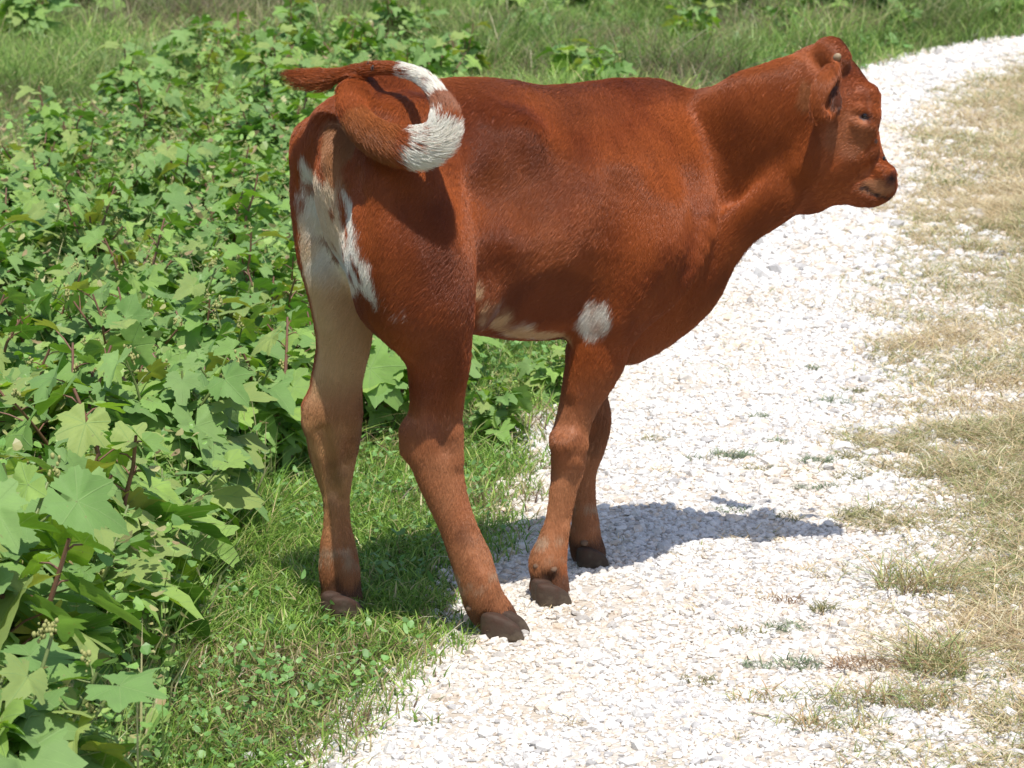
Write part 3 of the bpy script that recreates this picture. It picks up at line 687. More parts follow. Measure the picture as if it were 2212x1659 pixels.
# head
headt([(1775, 152, 5.63, 60, .95), (1800, 215, 5.62, 84, .80), (1818, 300, 5.62, 84, .66), (1852, 358, 5.63, 66, .62), (1885, 390, 5.63, 50, .80), (1900, 398, 5.63, 40, .95)])
headt([(1880, 208, 5.585, 22, 1), (1882, 240, 5.58, 20, 1)], k=.035); headt([(1880, 208, 5.70, 22, 1), (1882, 240, 5.705, 20, 1)], k=.035)   # brows
headt([(1862, 285, 5.575, 26, .7), (1875, 320, 5.59, 22, .7)], k=.04)              # cheek bone
headt([(1760, 395, 5.62, 54, .7), (1800, 398, 5.62, 45, .7), (1852, 408, 5.625, 31, .8)], k=.03)
headt([(1790, 350, 5.585, 52, .5), (1770, 330, 5.585, 52, .5)], k=.05)             # jaw muscle
headt([(1912, 372, 5.60, 20, 1), (1920, 375, 5.60, 18, 1)], k=.02); headt([(1912, 372, 5.67, 20, 1), (1920, 375, 5.67, 18, 1)], k=.02)  # nostril wings
headt([(1880, 418, 5.63, 24, 1.2), (1862, 418, 5.63, 20, 1.2)], k=.02)             # chin
headt([(1795, 110, 5.60, 27, 1), (1806, 124, 5.585, 20, 1)], k=.025)               # horn hump
headt([(1785, 108, 5.69, 27, 1), (1790, 124, 5.71, 20, 1)], k=.025)
# ears : cupped leaves
def ear(pts, fl=.34):
    return [[*LP(q[0], q[1], q[2]-.04), q[3]*q[2]/FPX, q[3]*q[2]/FPX*fl] for q in pts]
earlat = R3 @ np.array([.48, -.85, -.22])
tube(ear([(1808, 156, 5.505, 24), (1800, 178, 5.465, 44), (1788, 204, 5.44, 52), (1774, 231, 5.425, 38), (1762, 255, 5.42, 14)]), earlat, .012)
tube(ear([(1742, 168, 5.68, 18), (1705, 152, 5.71, 26), (1668, 148, 5.74, 24), (1638, 152, 5.76, 8)]), R3 @ np.array([.1, -.75, .6]), .012)
def surf(px, py):
    """first point of the calf met by a sight line through the reference view (local coordinates) and its outward normal"""
    o = loc(np.array([0, 0, CAM_H])); d = R3 @ ray(px, py); d /= np.linalg.norm(d)
    ts = np.arange(4.3, 6.6, .002); pts = o + ts[:, None]*d
    ii = np.round((pts-lo)/VX).astype(int); ok = ((ii > 0) & (ii < dims-1)).all(1)
    ii = ii[ok]; pt = pts[ok]
    v = GRID[ii[:, 0], ii[:, 1], ii[:, 2]]
    h = np.where(v < 0)[0]
    if len(h) == 0: return None, None
    i, j, k = ii[h[0]]
    g = np.array([GRID[min(i+2, dims[0]-1), j, k]-GRID[i-2, j, k], GRID[i, min(j+2, dims[1]-1), k]-GRID[i, j-2, k], GRID[i, j, min(k+2, dims[2]-1)]-GRID[i, j, k-2]])
    return pt[h[0]], g/(np.linalg.norm(g)+1e-9)
def dimple(path, r, depth, k=.04):
    """shallow hollow of given depth along a path of sight points"""
    out = []
    for q in path:
        p, n = surf(*q)
        if p is not None: out.append([*(p + n*(r-depth)), r, r])
    if len(out) == 1: out.append([out[0][0]+.001, *out[0][1:]])
    if out: groove(out, (0, 1, 0), k, 2)
def bulge(path, r, height, k=.04):
    out = []
    for q in path:
        p, n = surf(*q)
        if p is not None: out.append([*(p - n*(r-height)), r, r])
    if len(out) == 1: out.append([out[0][0]+.001, *out[0][1:]])
    if out: tube(out, (0, 1, 0), k, 2)
# ear hollow
g_ = [surf(1817, 180), surf(1811, 202), surf(1794, 228)]
groove([[*(g_[0][0]), .016, .011], [*(g_[1][0]), .021, .014], [*(g_[2][0]), .017, .012]], earlat, .006)
# face
dimple([(1869, 252)], .016, .007, .010)
dimple([(1222, 985), (1216, 1000)], .02, .004, .015)
bulge([(1218, 960)], .022, .004, .015)
bulge([(1262, 960)], .016, .003, .012)
bulge([(1852, 268), (1868, 272), (1882, 268)], .010, .0035, .008)        # lower lid
bulge([(1856, 236), (1872, 238), (1885, 246)], .010, .005, .008)         # upper lid
dimple([(1852, 300), (1868, 312)], .03, .004, .02)
dimple([(1930, 384)], .009, .006, .006)
dimple([(1915, 424), (1890, 419), (1868, 405)], .006, .003, .006)
bulge([(1797, 106), (1800, 120)], .026, .008, .014)                       # boss round the horn bud
# muscle separations
dimple([(1070, 300), (1085, 380)], .16, .009, .06)
dimple([(1150, 340), (1160, 400)], .12, .004, .05)
dimple([(1052, 430), (1048, 520), (1046, 590)], .045, .009, .05)
dimple([(1200, 640), (1240, 640)], .07, .004, .04)
dimple([(1345, 420), (1310, 540), (1270, 630)], .05, .008, .04)
dimple([(1505, 420), (1500, 500), (1470, 600), (1420, 690)], .06, .005, .05)
bulge([(1440, 440), (1455, 520)], .07, .006, .04)
dimple([(955, 850), (958, 910), (968, 965)], .018, .009, .02)
bulge([(985, 940), (990, 990)], .02, .004, .015)
bulge([(893, 800), (898, 880)], .012, .004, .012)
dimple([(940, 880), (960, 800)], .03, .006, .03)
dimple([(700, 930), (712, 1000), (722, 1060)], .014, .006, .012)
dimple([(758, 930), (748, 1000)], .014, .006, .012)
dimple([(1025, 1150), (1045, 1220)], .010, .004, .010)
dimple([(1222, 880), (1215, 930)], .02, .004, .02)
dimple([(1240, 1020), (1225, 1120)], .012, .003, .012)
dimple([(738, 1080), (742, 1180)], .010, .005, .010)
dimple([(765, 380), (780, 460), (800, 560)], .02, .010, .03)
dimple([(722, 264)], .010, .006, .01)
bulge([(716, 330), (714, 300)], .022, .006, .02)
bulge([(905, 560), (930, 660)], .09, .004, .05)
dimple([(1183, 1245), (1186, 1290)], .009, .008, .008)
dimple([(730, 1305), (735, 1325)], .010, .008, .008)
dimple([(1045, 1330), (1055, 1350)], .010, .006, .008)
# tail
TAILPX = [(835, 180, 5.13, 32), (790, 176, 5.085, 30), (762, 203, 5.03, 31), (762, 243, 4.985, 34), (794, 284, 4.955, 36), (844, 309, 4.93, 36), (903, 315, 4.915, 36), (944, 296, 4.91, 32), (960, 254, 4.92, 26), (948, 210, 4.95, 21), (918, 172, 4.985, 17),
          (865, 150, 5.02, 14), (805, 148, 5.035, 12), (745, 164, 5.05, 12), (695, 172, 5.065, 14), (655, 170, 5.08, 11), (635, 166, 5.09, 5)]
TAIL = [[*LP(a, b, c), r*c/FPX, r*c/FPX*.95] for a, b, c, r in TAILPX]
tube(TAIL[:3], R3 @ np.array([.2, -.9, .2]), .06, 3)
tube(TAIL[1:], R3 @ np.array([.2, -.9, .2]), .014, 3)

def surface_nets(F, lo, h):
    s = F < 0
    nx, ny, nz = F.shape
    idx = -np.ones((nx-1, ny-1, nz-1), np.int64)
    cnt = np.zeros((nx-1, ny-1, nz-1), np.uint8)
    for a in (0, 1):
        for b in (0, 1):
            for c in (0, 1): cnt += s[a:nx-1+a, b:ny-1+b, c:nz-1+c]
    act = np.argwhere((cnt > 0) & (cnt < 8)); del cnt
    idx[act[:, 0], act[:, 1], act[:, 2]] = np.arange(len(act))
    acc = np.zeros((len(act), 3)); num = np.zeros(len(act))
    cs = [(a, b, c) for a in (0, 1) for b in (0, 1) for c in (0, 1)]
    for p in cs:
        for d in range(3):
            if p[d]: continue
            q = list(p); q[d] = 1
            f0 = F[act[:, 0]+p[0], act[:, 1]+p[1], act[:, 2]+p[2]]; f1 = F[act[:, 0]+q[0], act[:, 1]+q[1], act[:, 2]+q[2]]
            m = (f0 < 0) != (f1 < 0); t = np.where(m, f0/(f0-f1+1e-12), 0)
            pt = np.tile(np.array(p, float), (len(act), 1)); pt[:, d] = t
            acc += pt*m[:, None]; num += m
    V = lo + h*(act + acc/num[:, None])
    faces = []
    for d in range(3):
        sl0 = [slice(1, n-1) for n in F.shape]; sl1 = list(sl0)
        sl0[d] = slice(0, F.shape[d]-1); sl1[d] = slice(1, F.shape[d])
        a = s[tuple(sl0)]; b = s[tuple(sl1)]
        e = np.argwhere(a != b)
        off = np.array([1, 1, 1]); off[d] = 0; e = e + off
        flip = s[e[:, 0], e[:, 1], e[:, 2]]
        o1, o2 = [(1, 2), (2, 0), (0, 1)][d]
        def g(da, db):
            c = e.copy(); c[:, o1] -= da; c[:, o2] -= db
            return idx[c[:, 0], c[:, 1], c[:, 2]]
        qd = np.stack([g(1, 1), g(0, 1), g(0, 0), g(1, 0)], 1)
        qd[~flip] = qd[~flip][:, ::-1]
        faces.append(qd[(qd >= 0).all(1)])
    return V, np.concatenate(faces)
GRID[:, :, :2] = np.maximum(GRID[:, :, :2], .01)
BV, BF = surface_nets(GRID, lo, VX)
def adj_smooth(V, F, it, lam=.5):
    n = len(V); e = np.concatenate([F[:, [0, 1]], F[:, [1, 2]], F[:, [2, 3]], F[:, [3, 0]]]); 
    deg = np.bincount(e.ravel(), minlength=n)[:, None]
    for i in range(it):
        A = np.zeros_like(V)
        for c in range(3): A[:, c] = np.bincount(e[:, 0], V[e[:, 1], c], n) + np.bincount(e[:, 1], V[e[:, 0], c], n)
        V = V + (lam if i % 2 == 0 else -lam*1.02)*(A/deg - V)
    return V
BV = adj_smooth(BV, BF, 6, .6)
# drop loose islands smaller than the body
print('calf verts', len(BV), 'dims', dims)
def normals(V, F):
    fn = np.cross(V[F[:, 2]]-V[F[:, 0]], V[F[:, 3]]-V[F[:, 1]]); N = np.zeros_like(V)
    for k in range(4):
        for c in range(3): N[:, c] += np.bincount(F[:, k], fn[:, c], len(V))
    return N/(np.linalg.norm(N, axis=1)[:, None]+1e-9), np.linalg.norm(fn, axis=1)/2
BN, BA = normals(BV, BF)
_tm = (np.linalg.norm(BV[:, None]-catmull(TAIL, 2)[None, :, :3], axis=2).min(1) > .045) if len(BV) < 400000 else np.ones(len(BV), bool)
_amp = np.clip((BV[:, 2]-.35)/.2, .25, 1)*np.where(BV[:, 0] > .86, .35, 1)*_tm
_d = (fbm(BV, 9, 301, 2)-.5)*.007 + (fbm(BV*np.array([1, 1, .35]), 26, 303, 2)-.5)*.0035
_neck = np.clip((BV[:, 0]-.58)/.1, 0, 1)*np.clip((.92-BV[:, 0])/.08, 0, 1)*np.clip((BV[:, 2]-.62)/.1, 0, 1)
_amp = _amp*(1-.75*_neck); _d += _neck*(.0000 + .0001*np.clip((fbm(BV, 11, 309, 2)-.4)*3, 0, 1))*np.sin((BV[:, 0]+.25*BV[:, 2]+.05*fbm(BV, 12, 305, 2))*380)
BV = BV + BN*(_d*_amp)[:, None]
BN, BA = normals(BV, BF)

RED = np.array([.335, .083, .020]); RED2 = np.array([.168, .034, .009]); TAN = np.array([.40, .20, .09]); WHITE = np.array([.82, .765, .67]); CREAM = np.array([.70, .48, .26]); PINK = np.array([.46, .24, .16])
def ell(p, c, r, n=None, seed=0, amp=.5, sc=30, stretch=None):
    """soft membership of points p in an ellipsoid around local point c with radii r"""
    d = (p - c)/r
    v = 1 - np.sqrt((d**2).sum(1)) + (fbm(p*np.array([1, 1, .45 if stretch else 1]), sc, seed, 3)-.5)*2*amp
    return np.clip(v*4+.5, 0, 1)
def mix(a, b, m): return a*(1-m[:, None]) + b*m[:, None]
_tc = catmull(TAIL, 4); tailC = _tc[:, :3]; tailR = _tc[:, 3]
class Patch:
    """pigment patch: outline laid on the skin, kept in the plane fitted through it"""
    def __init__(s, pts, depth=.10):
        q = []
        for a in pts:
            p, _ = surf(*a)
            if p is not None: q.append(p)
        q = np.array(q); s.c = q.mean(0); u, w, vt = np.linalg.svd(q - s.c); s.a, s.b, s.n = vt
        s.poly = np.c_[(q-s.c)@s.a, (q-s.c)@s.b]; s.depth = depth
        v = loc(np.array([0, 0, CAM_H])) - s.c
        if s.n@v < 0: s.n = -s.n
    def mask(s, p, nrm, off, soft):
        d = p - s.c; m = np.zeros(len(p)); k = (np.abs(d@s.n) < s.depth) & (nrm@s.n > -.25) & (np.linalg.norm(d, axis=1) < .35)
        if k.any(): m[k] = pmask(np.c_[d[k]@s.a, d[k]@s.b], s.poly, off[k], soft)
        return m
def yzpts(pts, Yg):
    out = []
    for q in pts:
        p = LP(q[0], q[1], Yg)
        out.append(p[1:])
    return np.array(out)
def pmask(P2, poly, off, soft):
    """soft membership in a polygon; off shifts the outline (metres)"""
    x, y = P2[:, 0], P2[:, 1]; ins = np.zeros(len(P2), bool); d = np.full(len(P2), 9.)
    for i in range(len(poly)):
        a, b = poly[i], poly[(i+1) % len(poly)]
        cr = (a[1] > y) != (b[1] > y)
        xi = a[0] + (y-a[1])*(b[0]-a[0])/(b[1]-a[1]+1e-12); ins ^= cr & (x < xi)
        ab = b-a; t = np.clip(((P2-a)@ab)/(ab@ab+1e-12), 0, 1); d = np.minimum(d, np.linalg.norm(P2-a-t[:, None]*ab, axis=1))
    sd = np.where(ins, d, -d) + off
    return np.clip(sd/soft+.5, 0, 1)
PT_TAN = Patch([(703, 258), (742, 262), (756, 340), (760, 400), (735, 410), (705, 390), (690, 330)], .045)
PT_L = Patch([(652, 325), (662, 350), (690, 378), (730, 392), (738, 470), (762, 560), (790, 620), (735, 632), (728, 700), (692, 710), (665, 655), (650, 540), (646, 420)])
PT_R = Patch([(733, 380), (752, 410), (770, 480), (800, 555), (822, 620), (848, 680), (836, 690), (808, 640), (778, 570), (748, 480), (730, 420)])
PT_B = Patch([(1032, 628), (1052, 640), (1080, 652), (1112, 690), (1160, 700), (1225, 716), (1236, 742), (1180, 732), (1100, 722), (1034, 728)])
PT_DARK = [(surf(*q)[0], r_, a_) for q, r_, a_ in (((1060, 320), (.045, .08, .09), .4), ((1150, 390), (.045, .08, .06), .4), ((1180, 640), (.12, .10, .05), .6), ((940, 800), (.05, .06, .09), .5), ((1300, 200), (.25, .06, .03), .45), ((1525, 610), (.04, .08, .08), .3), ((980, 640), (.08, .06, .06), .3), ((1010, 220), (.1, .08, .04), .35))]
MOUTH = [surf(*q)[0] for q in ((1925, 425), (1916, 426), (1906, 425), (1896, 422), (1886, 418), (1876, 412), (1867, 405))]; NOSTRIL = surf(1930, 384)[0]
C_ELBOW = surf(1288, 690)[0]
def coat(p, nrm):
    n = len(p)
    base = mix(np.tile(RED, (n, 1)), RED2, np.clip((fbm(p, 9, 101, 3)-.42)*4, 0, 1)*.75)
    base = mix(base, np.array([.36, .112, .034]), np.clip((fbm(p, 5, 111, 2)-.5)*3, 0, 1)*.6)
    z = p[:, 2]
    # loin, flank and belly darkened: mostly shading painted into the coat, some darker hair
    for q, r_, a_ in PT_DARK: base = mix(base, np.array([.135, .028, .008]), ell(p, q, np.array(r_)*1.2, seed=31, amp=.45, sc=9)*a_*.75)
    # lower legs paler brown
    base = mix(base, np.array([.40, .175, .080]), np.clip((.46-z)/.12, 0, 1)*np.clip(.45+.9*(fbm(p, 14, 5, 2)-.2), 0, .9))
    w = toW(p)
    def at(px, py, Y): return LP(px, py, Y)
    c = base
    nzf = (fbm(p*np.array([1, 1, .4]), 42, 2, 3)-.5)
    yz = p[:, 1:]
    c = mix(c, TAN, PT_TAN.mask(p, nrm, nzf*.05, .012)*.8)
    m1 = PT_L.mask(p, nrm, nzf*.035, .008)
    m1 = m1*(1 - .85*np.clip((fbm(p, 30, 77, 2)-.60)*9, 0, 1))
    c = mix(c, mix(np.tile(WHITE*.92, (n, 1)), CREAM, np.clip((fbm(p, 14, 78, 2)-.42)*3, 0, .7)), m1)
    c = mix(c, WHITE*.9, PT_R.mask(p, nrm, nzf*.028, .006)*(1 - np.clip((fbm(p, 34, 79, 2)-.62)*9, 0, 1)))
    # cream inner side of the left hind leg
    inner = np.clip((-nrm[:, 1] - nrm[:, 0]*.55 + .05)*2.0, 0, 1)*np.clip((p[:, 1]-.0)*30, 0, 1)*(p[:, 0] < .32)
    c = mix(c, CREAM, inner*np.clip((z-.36)/.10, 0, 1)*np.clip((.66-z)/.05, 0, 1)*.9)
    c = mix(c, np.array([.56, .31, .14]), inner*np.clip((z-.10)/.10, 0, 1)*np.clip((.40-z)/.04, 0, 1)*(.45+.5*np.clip((fbm(p, 16, 88, 2)-.35)*3, 0, 1)))
    # belly line
    bel = PT_B.mask(p, nrm, (fbm(p, 30, 7, 3)-.5)*.05, .010)*(1-.8*np.clip((fbm(p, 26, 6, 2)-.52)*8, 0, 1))
    c = mix(c, mix(np.tile(CREAM*.9, (n, 1)), WHITE*.8, np.clip((fbm(p, 30, 8, 2)-.5)*5, 0, 1)), bel*.9)
    # elbow spot
    s = ell(p, C_ELBOW, np.array([.025, .05, .037]), seed=10, amp=.34, sc=60, stretch=1)
    c = mix(c, mix(np.tile(WHITE*.82, (n, 1)), np.array([.45, .28, .2]), np.clip((fbm(p*np.array([1, 1, .5]), 70, 11, 2)-.5)*4, 0, .7)), s)
    # dirty hocks / cannons
    c = mix(c, np.array([.12, .055, .03]), np.clip((fbm(p, 20, 121, 3)-.55)*6, 0, 1)*np.clip((.42-z)/.1, 0, 1)*.45)
    c = mix(c, np.array([.42, .30, .20]), np.clip((.115-np.abs(z-.105)*3.2-.03)*22, 0, 1)*np.clip((fbm(p, 50, 131, 2)-.5)*6, 0, 1)*.8)
    c = mix(c, np.array([.085, .042, .026]), np.clip((.072+(fbm(p, 30, 5, 2)-.5)*.07-z)/.02, 0, 1)*.8)
    # muzzle
    c = mix(c, np.array([.46, .22, .105]), ell(p, surf(1905, 405)[0], np.array([.034, .045, .016]), seed=12, amp=.25)*.8)
    c = mix(c, np.array([.16, .05, .035]), ell(p, surf(1928, 385)[0], np.array([.012, .05, .016]), seed=13, amp=.15)*.8)
    for q in MOUTH: c = mix(c, np.array([.06, .022, .014]), ell(p, q, np.array([.0075, .010, .0042]), seed=51, amp=.1))
    c = mix(c, np.array([.04, .018, .014]), ell(p, NOSTRIL, np.array([.007, .009, .0075]), seed=52, amp=.1))
    # inside of the ear, its shadow painted in as dark coat, and its pale base
    c = mix(c, np.array([.055, .02, .012]), ell(p, surf(1806, 203)[0], np.array([.026, .030, .034]), seed=14, amp=.1)*.85)
    c = mix(c, TAN*.9, ell(p, surf(1748, 200)[0], np.array([.014, .03, .026]), seed=15, amp=.6, sc=60)*.45)
    c = mix(c, np.array([.34, .17, .085]), ell(p, surf(1838, 290)[0], np.array([.04, .05, .05]), seed=16, amp=.5)*.3)
    c = mix(c, np.array([.05, .03, .03]), ell(p, surf(1869, 252)[0], np.array([.012, .018, .007]), seed=17, amp=.05))
    # tail : white tufts
    d = np.full(n, 9.); ti = np.zeros(n)
    near = np.where((p[:, 0] < .30) & (z > .78))[0]
    if len(near):
        D = np.linalg.norm(p[near, None]-tailC[None], axis=2); d[near] = D.min(1) - tailR[D.argmin(1)]; ti[near] = D.argmin(1)/(len(tailC)-1)*16
    nz = fbm(p, 55, 141, 2)
    on = (d < .007) & (ti > 1.8)
    tw = on & (((ti > 5.5 + (nz-.5)) & (ti < 7.7 + (nz-.5))) | ((ti > 8.9) & (ti < 10.8) & (nz > .50))) & (nz > .24)
    c = np.where(tw[:, None], WHITE*1.08, c)
    c = np.where((on & (ti > 7.9) & (ti < 8.9))[:, None], mix(c, np.array([.36, .17, .10]), np.full(n, .7)), c)
    c = np.where((on & (ti > 3.2) & (ti < 5.1))[:, None], mix(c, np.array([.36, .13, .035]), np.full(n, .5)), c)
    return c, ti, on
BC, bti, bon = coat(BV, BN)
m_coat = mat_attr('short_coat', .55, .35, noise=.15, bump=.3, nscale=260)
base_loc = E.copy()
calf = empty('calf', tuple(E), TH)
tag(calf, 'young red brown calf with curled tail and white patches standing at the gravel path edge', 'calf')
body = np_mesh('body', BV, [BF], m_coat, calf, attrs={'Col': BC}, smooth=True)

# fur : real short hairs
def fur():
    N = 600000
    A = BA.copy()
    cen = BV[BF].mean(1)
    cenN = BN[BF].mean(1)
    camL = loc(np.array([0, 0, CAM_H]))
    vis = ((camL - cen)*cenN).sum(1) > -.8      # thin out the side turned well away
    prob = A*np.where(vis, 1, .35); prob /= prob.sum()
    f = rng.choice(len(BF), N, p=prob)
    u, v = rng.random(N), rng.random(N)
    q = BF[f]
    def bl(X): return (X[q[:, 0]]*((1-u)*(1-v))[:, None] + X[q[:, 1]]*(u*(1-v))[:, None] + X[q[:, 2]]*(u*v)[:, None] + X[q[:, 3]]*((1-u)*v)[:, None])
    p = bl(BV); n = bl(BN); n /= np.linalg.norm(n, axis=1)[:, None]
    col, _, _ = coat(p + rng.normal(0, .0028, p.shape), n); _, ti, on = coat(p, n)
    z = p[:, 2]
    # combing direction
    flow = np.zeros((N, 3)); flow[:, 0] = -.8; flow[:, 2] = -1.0
    legm = np.clip((.60-z)/.15, 0, 1)[:, None]; flow = flow*(1-legm) + np.array([-.25, 0, -1.])*legm
    headm = np.clip((p[:, 0]-.80)/.10, 0, 1)[:, None]; flow = flow*(1-headm) + np.array([-.75, .5, -.35])*headm
    # along the tail
    D = np.argmin(np.linalg.norm(p[on][:, None]-tailC[None], axis=2), 1)
    tt = np.gradient(tailC, axis=0); tt /= np.linalg.norm(tt, axis=1)[:, None]
    flow[on] = tt[D]
    wig = np.stack([fbm(p, 6, 200+i, 2)-.5 for i in range(3)], 1)
    flow = flow/np.linalg.norm(flow, axis=1)[:, None] + wig*.8 + rng.normal(0, .07, (N, 3))
    flow -= n*(flow*n).sum(1)[:, None]; flow /= np.linalg.norm(flow, axis=1)[:, None]+1e-9
    white = (col.mean(1) > .45)
    L = rng.uniform(.010, .018, N)
    L = np.where(z < .42, L*.75, L); L = np.where(p[:, 0] > .84, L*.55, L)
    L = np.where(on, L*1.0, L); tw_ = np.where(on, np.clip((ti-3.2)/2.6, 0, 1)*np.clip((8.6-ti)/1.0, 0, 1), 0); tuft = tw_ > .35; L = L*(1+.75*tw_); te_ = np.where(on, np.clip((ti-11.0)/2.5, 0, 1), 0); L = L*(1+1.0*te_)
    L = np.where(on & (ti >= 8) & (ti < 11), L*1.2, L)
    lift = np.full(N, .14); lift = lift + .38*tw_ + .28*te_
    lift = lift + rng.normal(0, .06, N)
    keep = ~((z < .026))
    eye = surf(1869, 252)[0]; keep &= np.linalg.norm(p-eye, axis=1) > .012
    horn = surf(1808, 124)[0]; keep &= np.linalg.norm(p-horn, axis=1) > .010
    p, n, flow, L, lift, col, tuft = [a[keep] for a in (p, n, flow, L, lift, col, tuft)]
    M = len(p)
    d1 = flow + n*(lift*1.5)[:, None]; d2 = flow + n*(lift*.3)[:, None]
    d1 /= np.linalg.norm(d1, axis=1)[:, None]; d2 /= np.linalg.norm(d2, axis=1)[:, None]
    grav = np.array([0, 0, -.35])
    p0 = p - n*.0005; p1 = p0 + d1*(L*.5)[:, None]; p2 = p1 + (d2 + grav*np.where(tuft, .9, .15)[:, None])*(L*.5)[:, None]
    pts = np.stack([p0, p1, p2], 1).astype(np.float32)
    hc = bpy.data.hair_curves.new('fur'); hc.add_curves([3]*M)
    hc.attributes['position'].data.foreach_set('vector', pts.ravel())
    ra = hc.attributes.get('radius') or hc.attributes.new('radius', 'FLOAT', 'POINT')
    rr = np.tile(np.array([.00030, .00025, .00008], np.float32), (M, 1)); ra.data.foreach_set('value', rr.ravel())
    col = col*(1 + rng.uniform(-.11, .11, (M, 1)))
    c4 = np.ones((M, 4), np.float32); c4[:, :3] = np.clip(col, 0, .88)
    ca = hc.attributes.new('Col', 'FLOAT_COLOR', 'CURVE'); ca.data.foreach_set('color', c4.ravel())
    hc.materials.append(mat_attr('fur_hair', .33, .28))
    o = bpy.data.objects.new('fur', hc); link(o, calf)
fur()

# eye and horn buds
def uvsphere(name, c, r, mat, parent, sc=(1, 1, 1), direc=None, seg=20):
    import bmesh
    bm = bmesh.new(); bmesh.ops.create_uvsphere(bm, u_segments=seg, v_segments=seg//2, radius=r)
    me = bpy.data.meshes.new(name); 
    for v in bm.verts: v.co = Vector((v.co.x*sc[0], v.co.y*sc[1], v.co.z*sc[2]))
    for f in bm.faces: f.smooth = True
    bm.to_mesh(me); bm.free(); me.materials.append(mat)
    o = bpy.data.objects.new(name, me); o.location = c
    if direc is not None: o.rotation_euler = Vector(direc).to_track_quat('Z', 'Y').to_euler()
    return link(o, parent)
# hooves : two claws and dewclaws each
m_dew = mat_plain('dewclaw_horn', (.22, .13, .08), .85)
def claw(px, py, c, fwd, size, side):
    """wedge shaped claw ; returns V,F"""
    L_, w, h = size
    prof = [(-.5, .55), (-.42, .95), (.10, 1.0), (.30, .72), (.62, .12)]      # x, top height
    V, F = [], []
    k = 10
    for lvl, (sc, zf) in enumerate(((1.0, 0), (.99, .35), (.9, .75), (.78, 1.0))):
        for i in range(k):
            a = 2*math.pi*i/k; x = math.cos(a)*.52; y = math.sin(a)*.5
            if x > 0: x *= 1.25; y *= (1-.35*(x/.65))
            top = h*(1.0 - .35*max(0, x)/.65)
            V.append((x*L_*sc - .10*L_*zf, y*w*sc, top*zf))
    for l in range(3):
        for i in range(k): F.append((l*k+i, l*k+(i+1) % k, (l+1)*k+(i+1) % k, (l+1)*k+i))
    V.append((-.08*L_, 0, h)); V.append((0, 0, 0))
    V = np.array(V)
    F3 = [(3*k+i, 3*k+(i+1) % k, 4*k) for i in range(k)] + [((i+1) % k, i, 4*k+1) for i in range(k)]
    return V, np.array(F), np.array(F3)
def hoof_mat():
    m, t, b = new_mat('hoof_horn')
    g = t.nodes.new('ShaderNodeNewGeometry'); sx = t.nodes.new('ShaderNodeSeparateXYZ'); t.links.new(g.outputs['Position'], sx.inputs[0])
    n = t.nodes.new('ShaderNodeTexNoise'); n.inputs['Scale'].default_value = 55; n.inputs['Detail'].default_value = 6; t.links.new(g.outputs['Position'], n.inputs['Vector'])
    a = t.nodes.new('ShaderNodeMath'); a.operation = 'MULTIPLY_ADD'; t.links.new(sx.outputs['Z'], a.inputs[0]); a.inputs[1].default_value = 9.0; t.links.new(n.outputs['Fac'], a.inputs[2])
    r = t.nodes.new('ShaderNodeValToRGB'); e = r.color_ramp.elements
    e[0].position = .45; e[0].color = (.11, .08, .05, 1); e[1].position = 1.05; e[1].color = (.055, .024, .012, 1); k = e.new(.72); k.color = (.055, .034, .020, 1)
    t.links.new(a.outputs[0], r.inputs[0]); t.links.new(r.outputs[0], b.inputs['Base Color']); b.inputs['Roughness'].default_value = .75
    bm = t.nodes.new('ShaderNodeBump'); bm.inputs['Strength'].default_value = .7; bm.inputs['Distance'].default_value = .004; t.links.new(n.outputs['Fac'], bm.inputs['Height']); t.links.new(bm.outputs[0], b.inputs['Normal'])
    return m
m_hoof = hoof_mat()
def hoof(px, py, ang, pitch=0.0, size=(.066, .034, .045), spread=.012, zoff=0.0):
    c = loc(G(px, py)); V, F, F3, n = [], [], [], 0
    for s in (-1, 1):
        v, f, f3 = claw(0, 0, None, None, size, s)
        a = ang + s*.10; v = v.copy(); v[:, 1] += s*(size[1]*.5 + .0015)
        R_ = np.array(Matrix.Rotation(a, 3, 'Z') @ Matrix.Rotation(pitch, 3, 'Y')); v = v @ R_.T + np.array([c[0], c[1], .004+zoff])
        V.append(v); F.append(f+n); F3.append(f3+n); n += len(v)
    o = np_mesh('hoof', np.concatenate(V), [np.concatenate(F), np.concatenate(F3)], m_hoof, calf, smooth=True)
    md = o.modifiers.new('sub', 'SUBSURF'); md.levels = 1; md.render_levels = 2
    return o
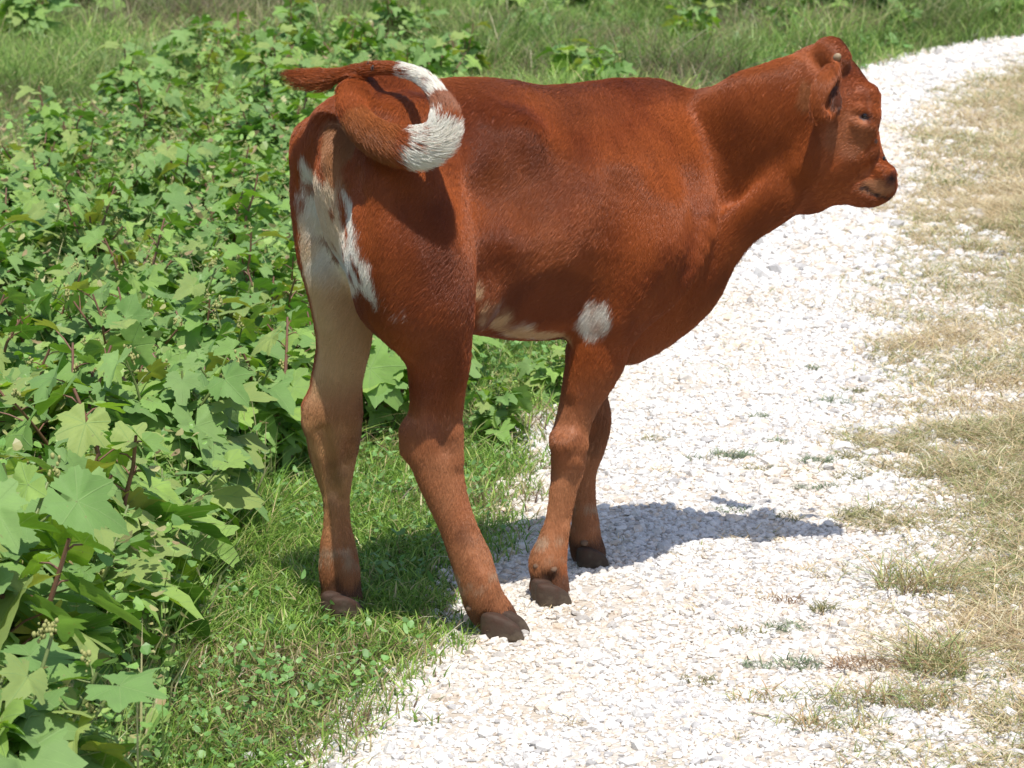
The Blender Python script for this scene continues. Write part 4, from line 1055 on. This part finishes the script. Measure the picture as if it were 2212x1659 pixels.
hoof(1090, 1381, -.95, .0, (.074, .036, .048)); hoof(1190, 1308, -.5, 0, (.062, .037, .044)); hoof(1275, 1226, -.5, 0, (.058, .033, .042)); hoof(741, 1338, -.2, 0, (.062, .038, .046))
def dewclaw(px, py):
    p, n = surf(px, py)
    if p is None: return
    o = uvsphere('dewclaw', p - n*.003, .0075, m_dew, calf, (1, .7, 1.2), n + np.array([0, 0, -.8]), 12)

m_eye = mat_plain('dark_wet_eye', (.018, .010, .012), .06, .6)
p_, n_ = surf(1869, 252)
uvsphere('eye', p_ - n_*.0075, .0125, m_eye, calf)
uvsphere('eye', LP(1872, 253, 5.655), .0125, m_eye, calf)
m_horn = mat_plain('pale_horn', (.42, .30, .18), .6)
p_, n_ = surf(1808, 124)
uvsphere('horn_bud', p_ + n_*.001, .0090, m_horn, calf, (.8, .8, 1.1), n_ + R3 @ np.array([.5, 0, .4]))
uvsphere('horn_bud', LP(1790, 112, 5.68), .010, m_horn, calf, (.8, .8, 1.1), R3 @ np.array([.1, .8, .5]))
for q in ((1158, 1220), (1196, 1228), (712, 1292), (755, 1296), (1012, 1312), (1262, 1172)): dewclaw(*q)
# flies on the calf
m_fly = mat_plain('fly_black', (.02, .018, .02), .4)
m_wing = mat_plain('fly_wing', (.16, .14, .13), .3)
for px, py, lab in ((796, 141, 'small black fly on top of the calf\'s tail root'), (806, 147, 'small black fly just right of the one on the tail root'), (1889, 303, 'small black fly at the dip of the calf\'s nose bridge'), (1908, 345, 'small black fly low on the calf\'s nose above the nostril')):
    p_, n_ = surf(px, py)
    if p_ is None: continue
    f = empty('fly', tuple(toW(p_)), 0); tag(f, lab, 'fly', 'flies on the calf')
    nw = n_ @ R3
    b_ = uvsphere('body', Vector(nw)*.003, .0024, m_fly, f, (1, 1, 1.9), np.array([.2, .1, 1.]), 10)
    for sgn in (-1, 1):
        w_ = uvsphere('wing', Vector(nw)*.004 + Vector((sgn*.0018, 0, -.002)), .0024, m_wing, f, (.7, .12, 1.7), np.array([sgn*.3, .1, 1.]), 8)
print('done')
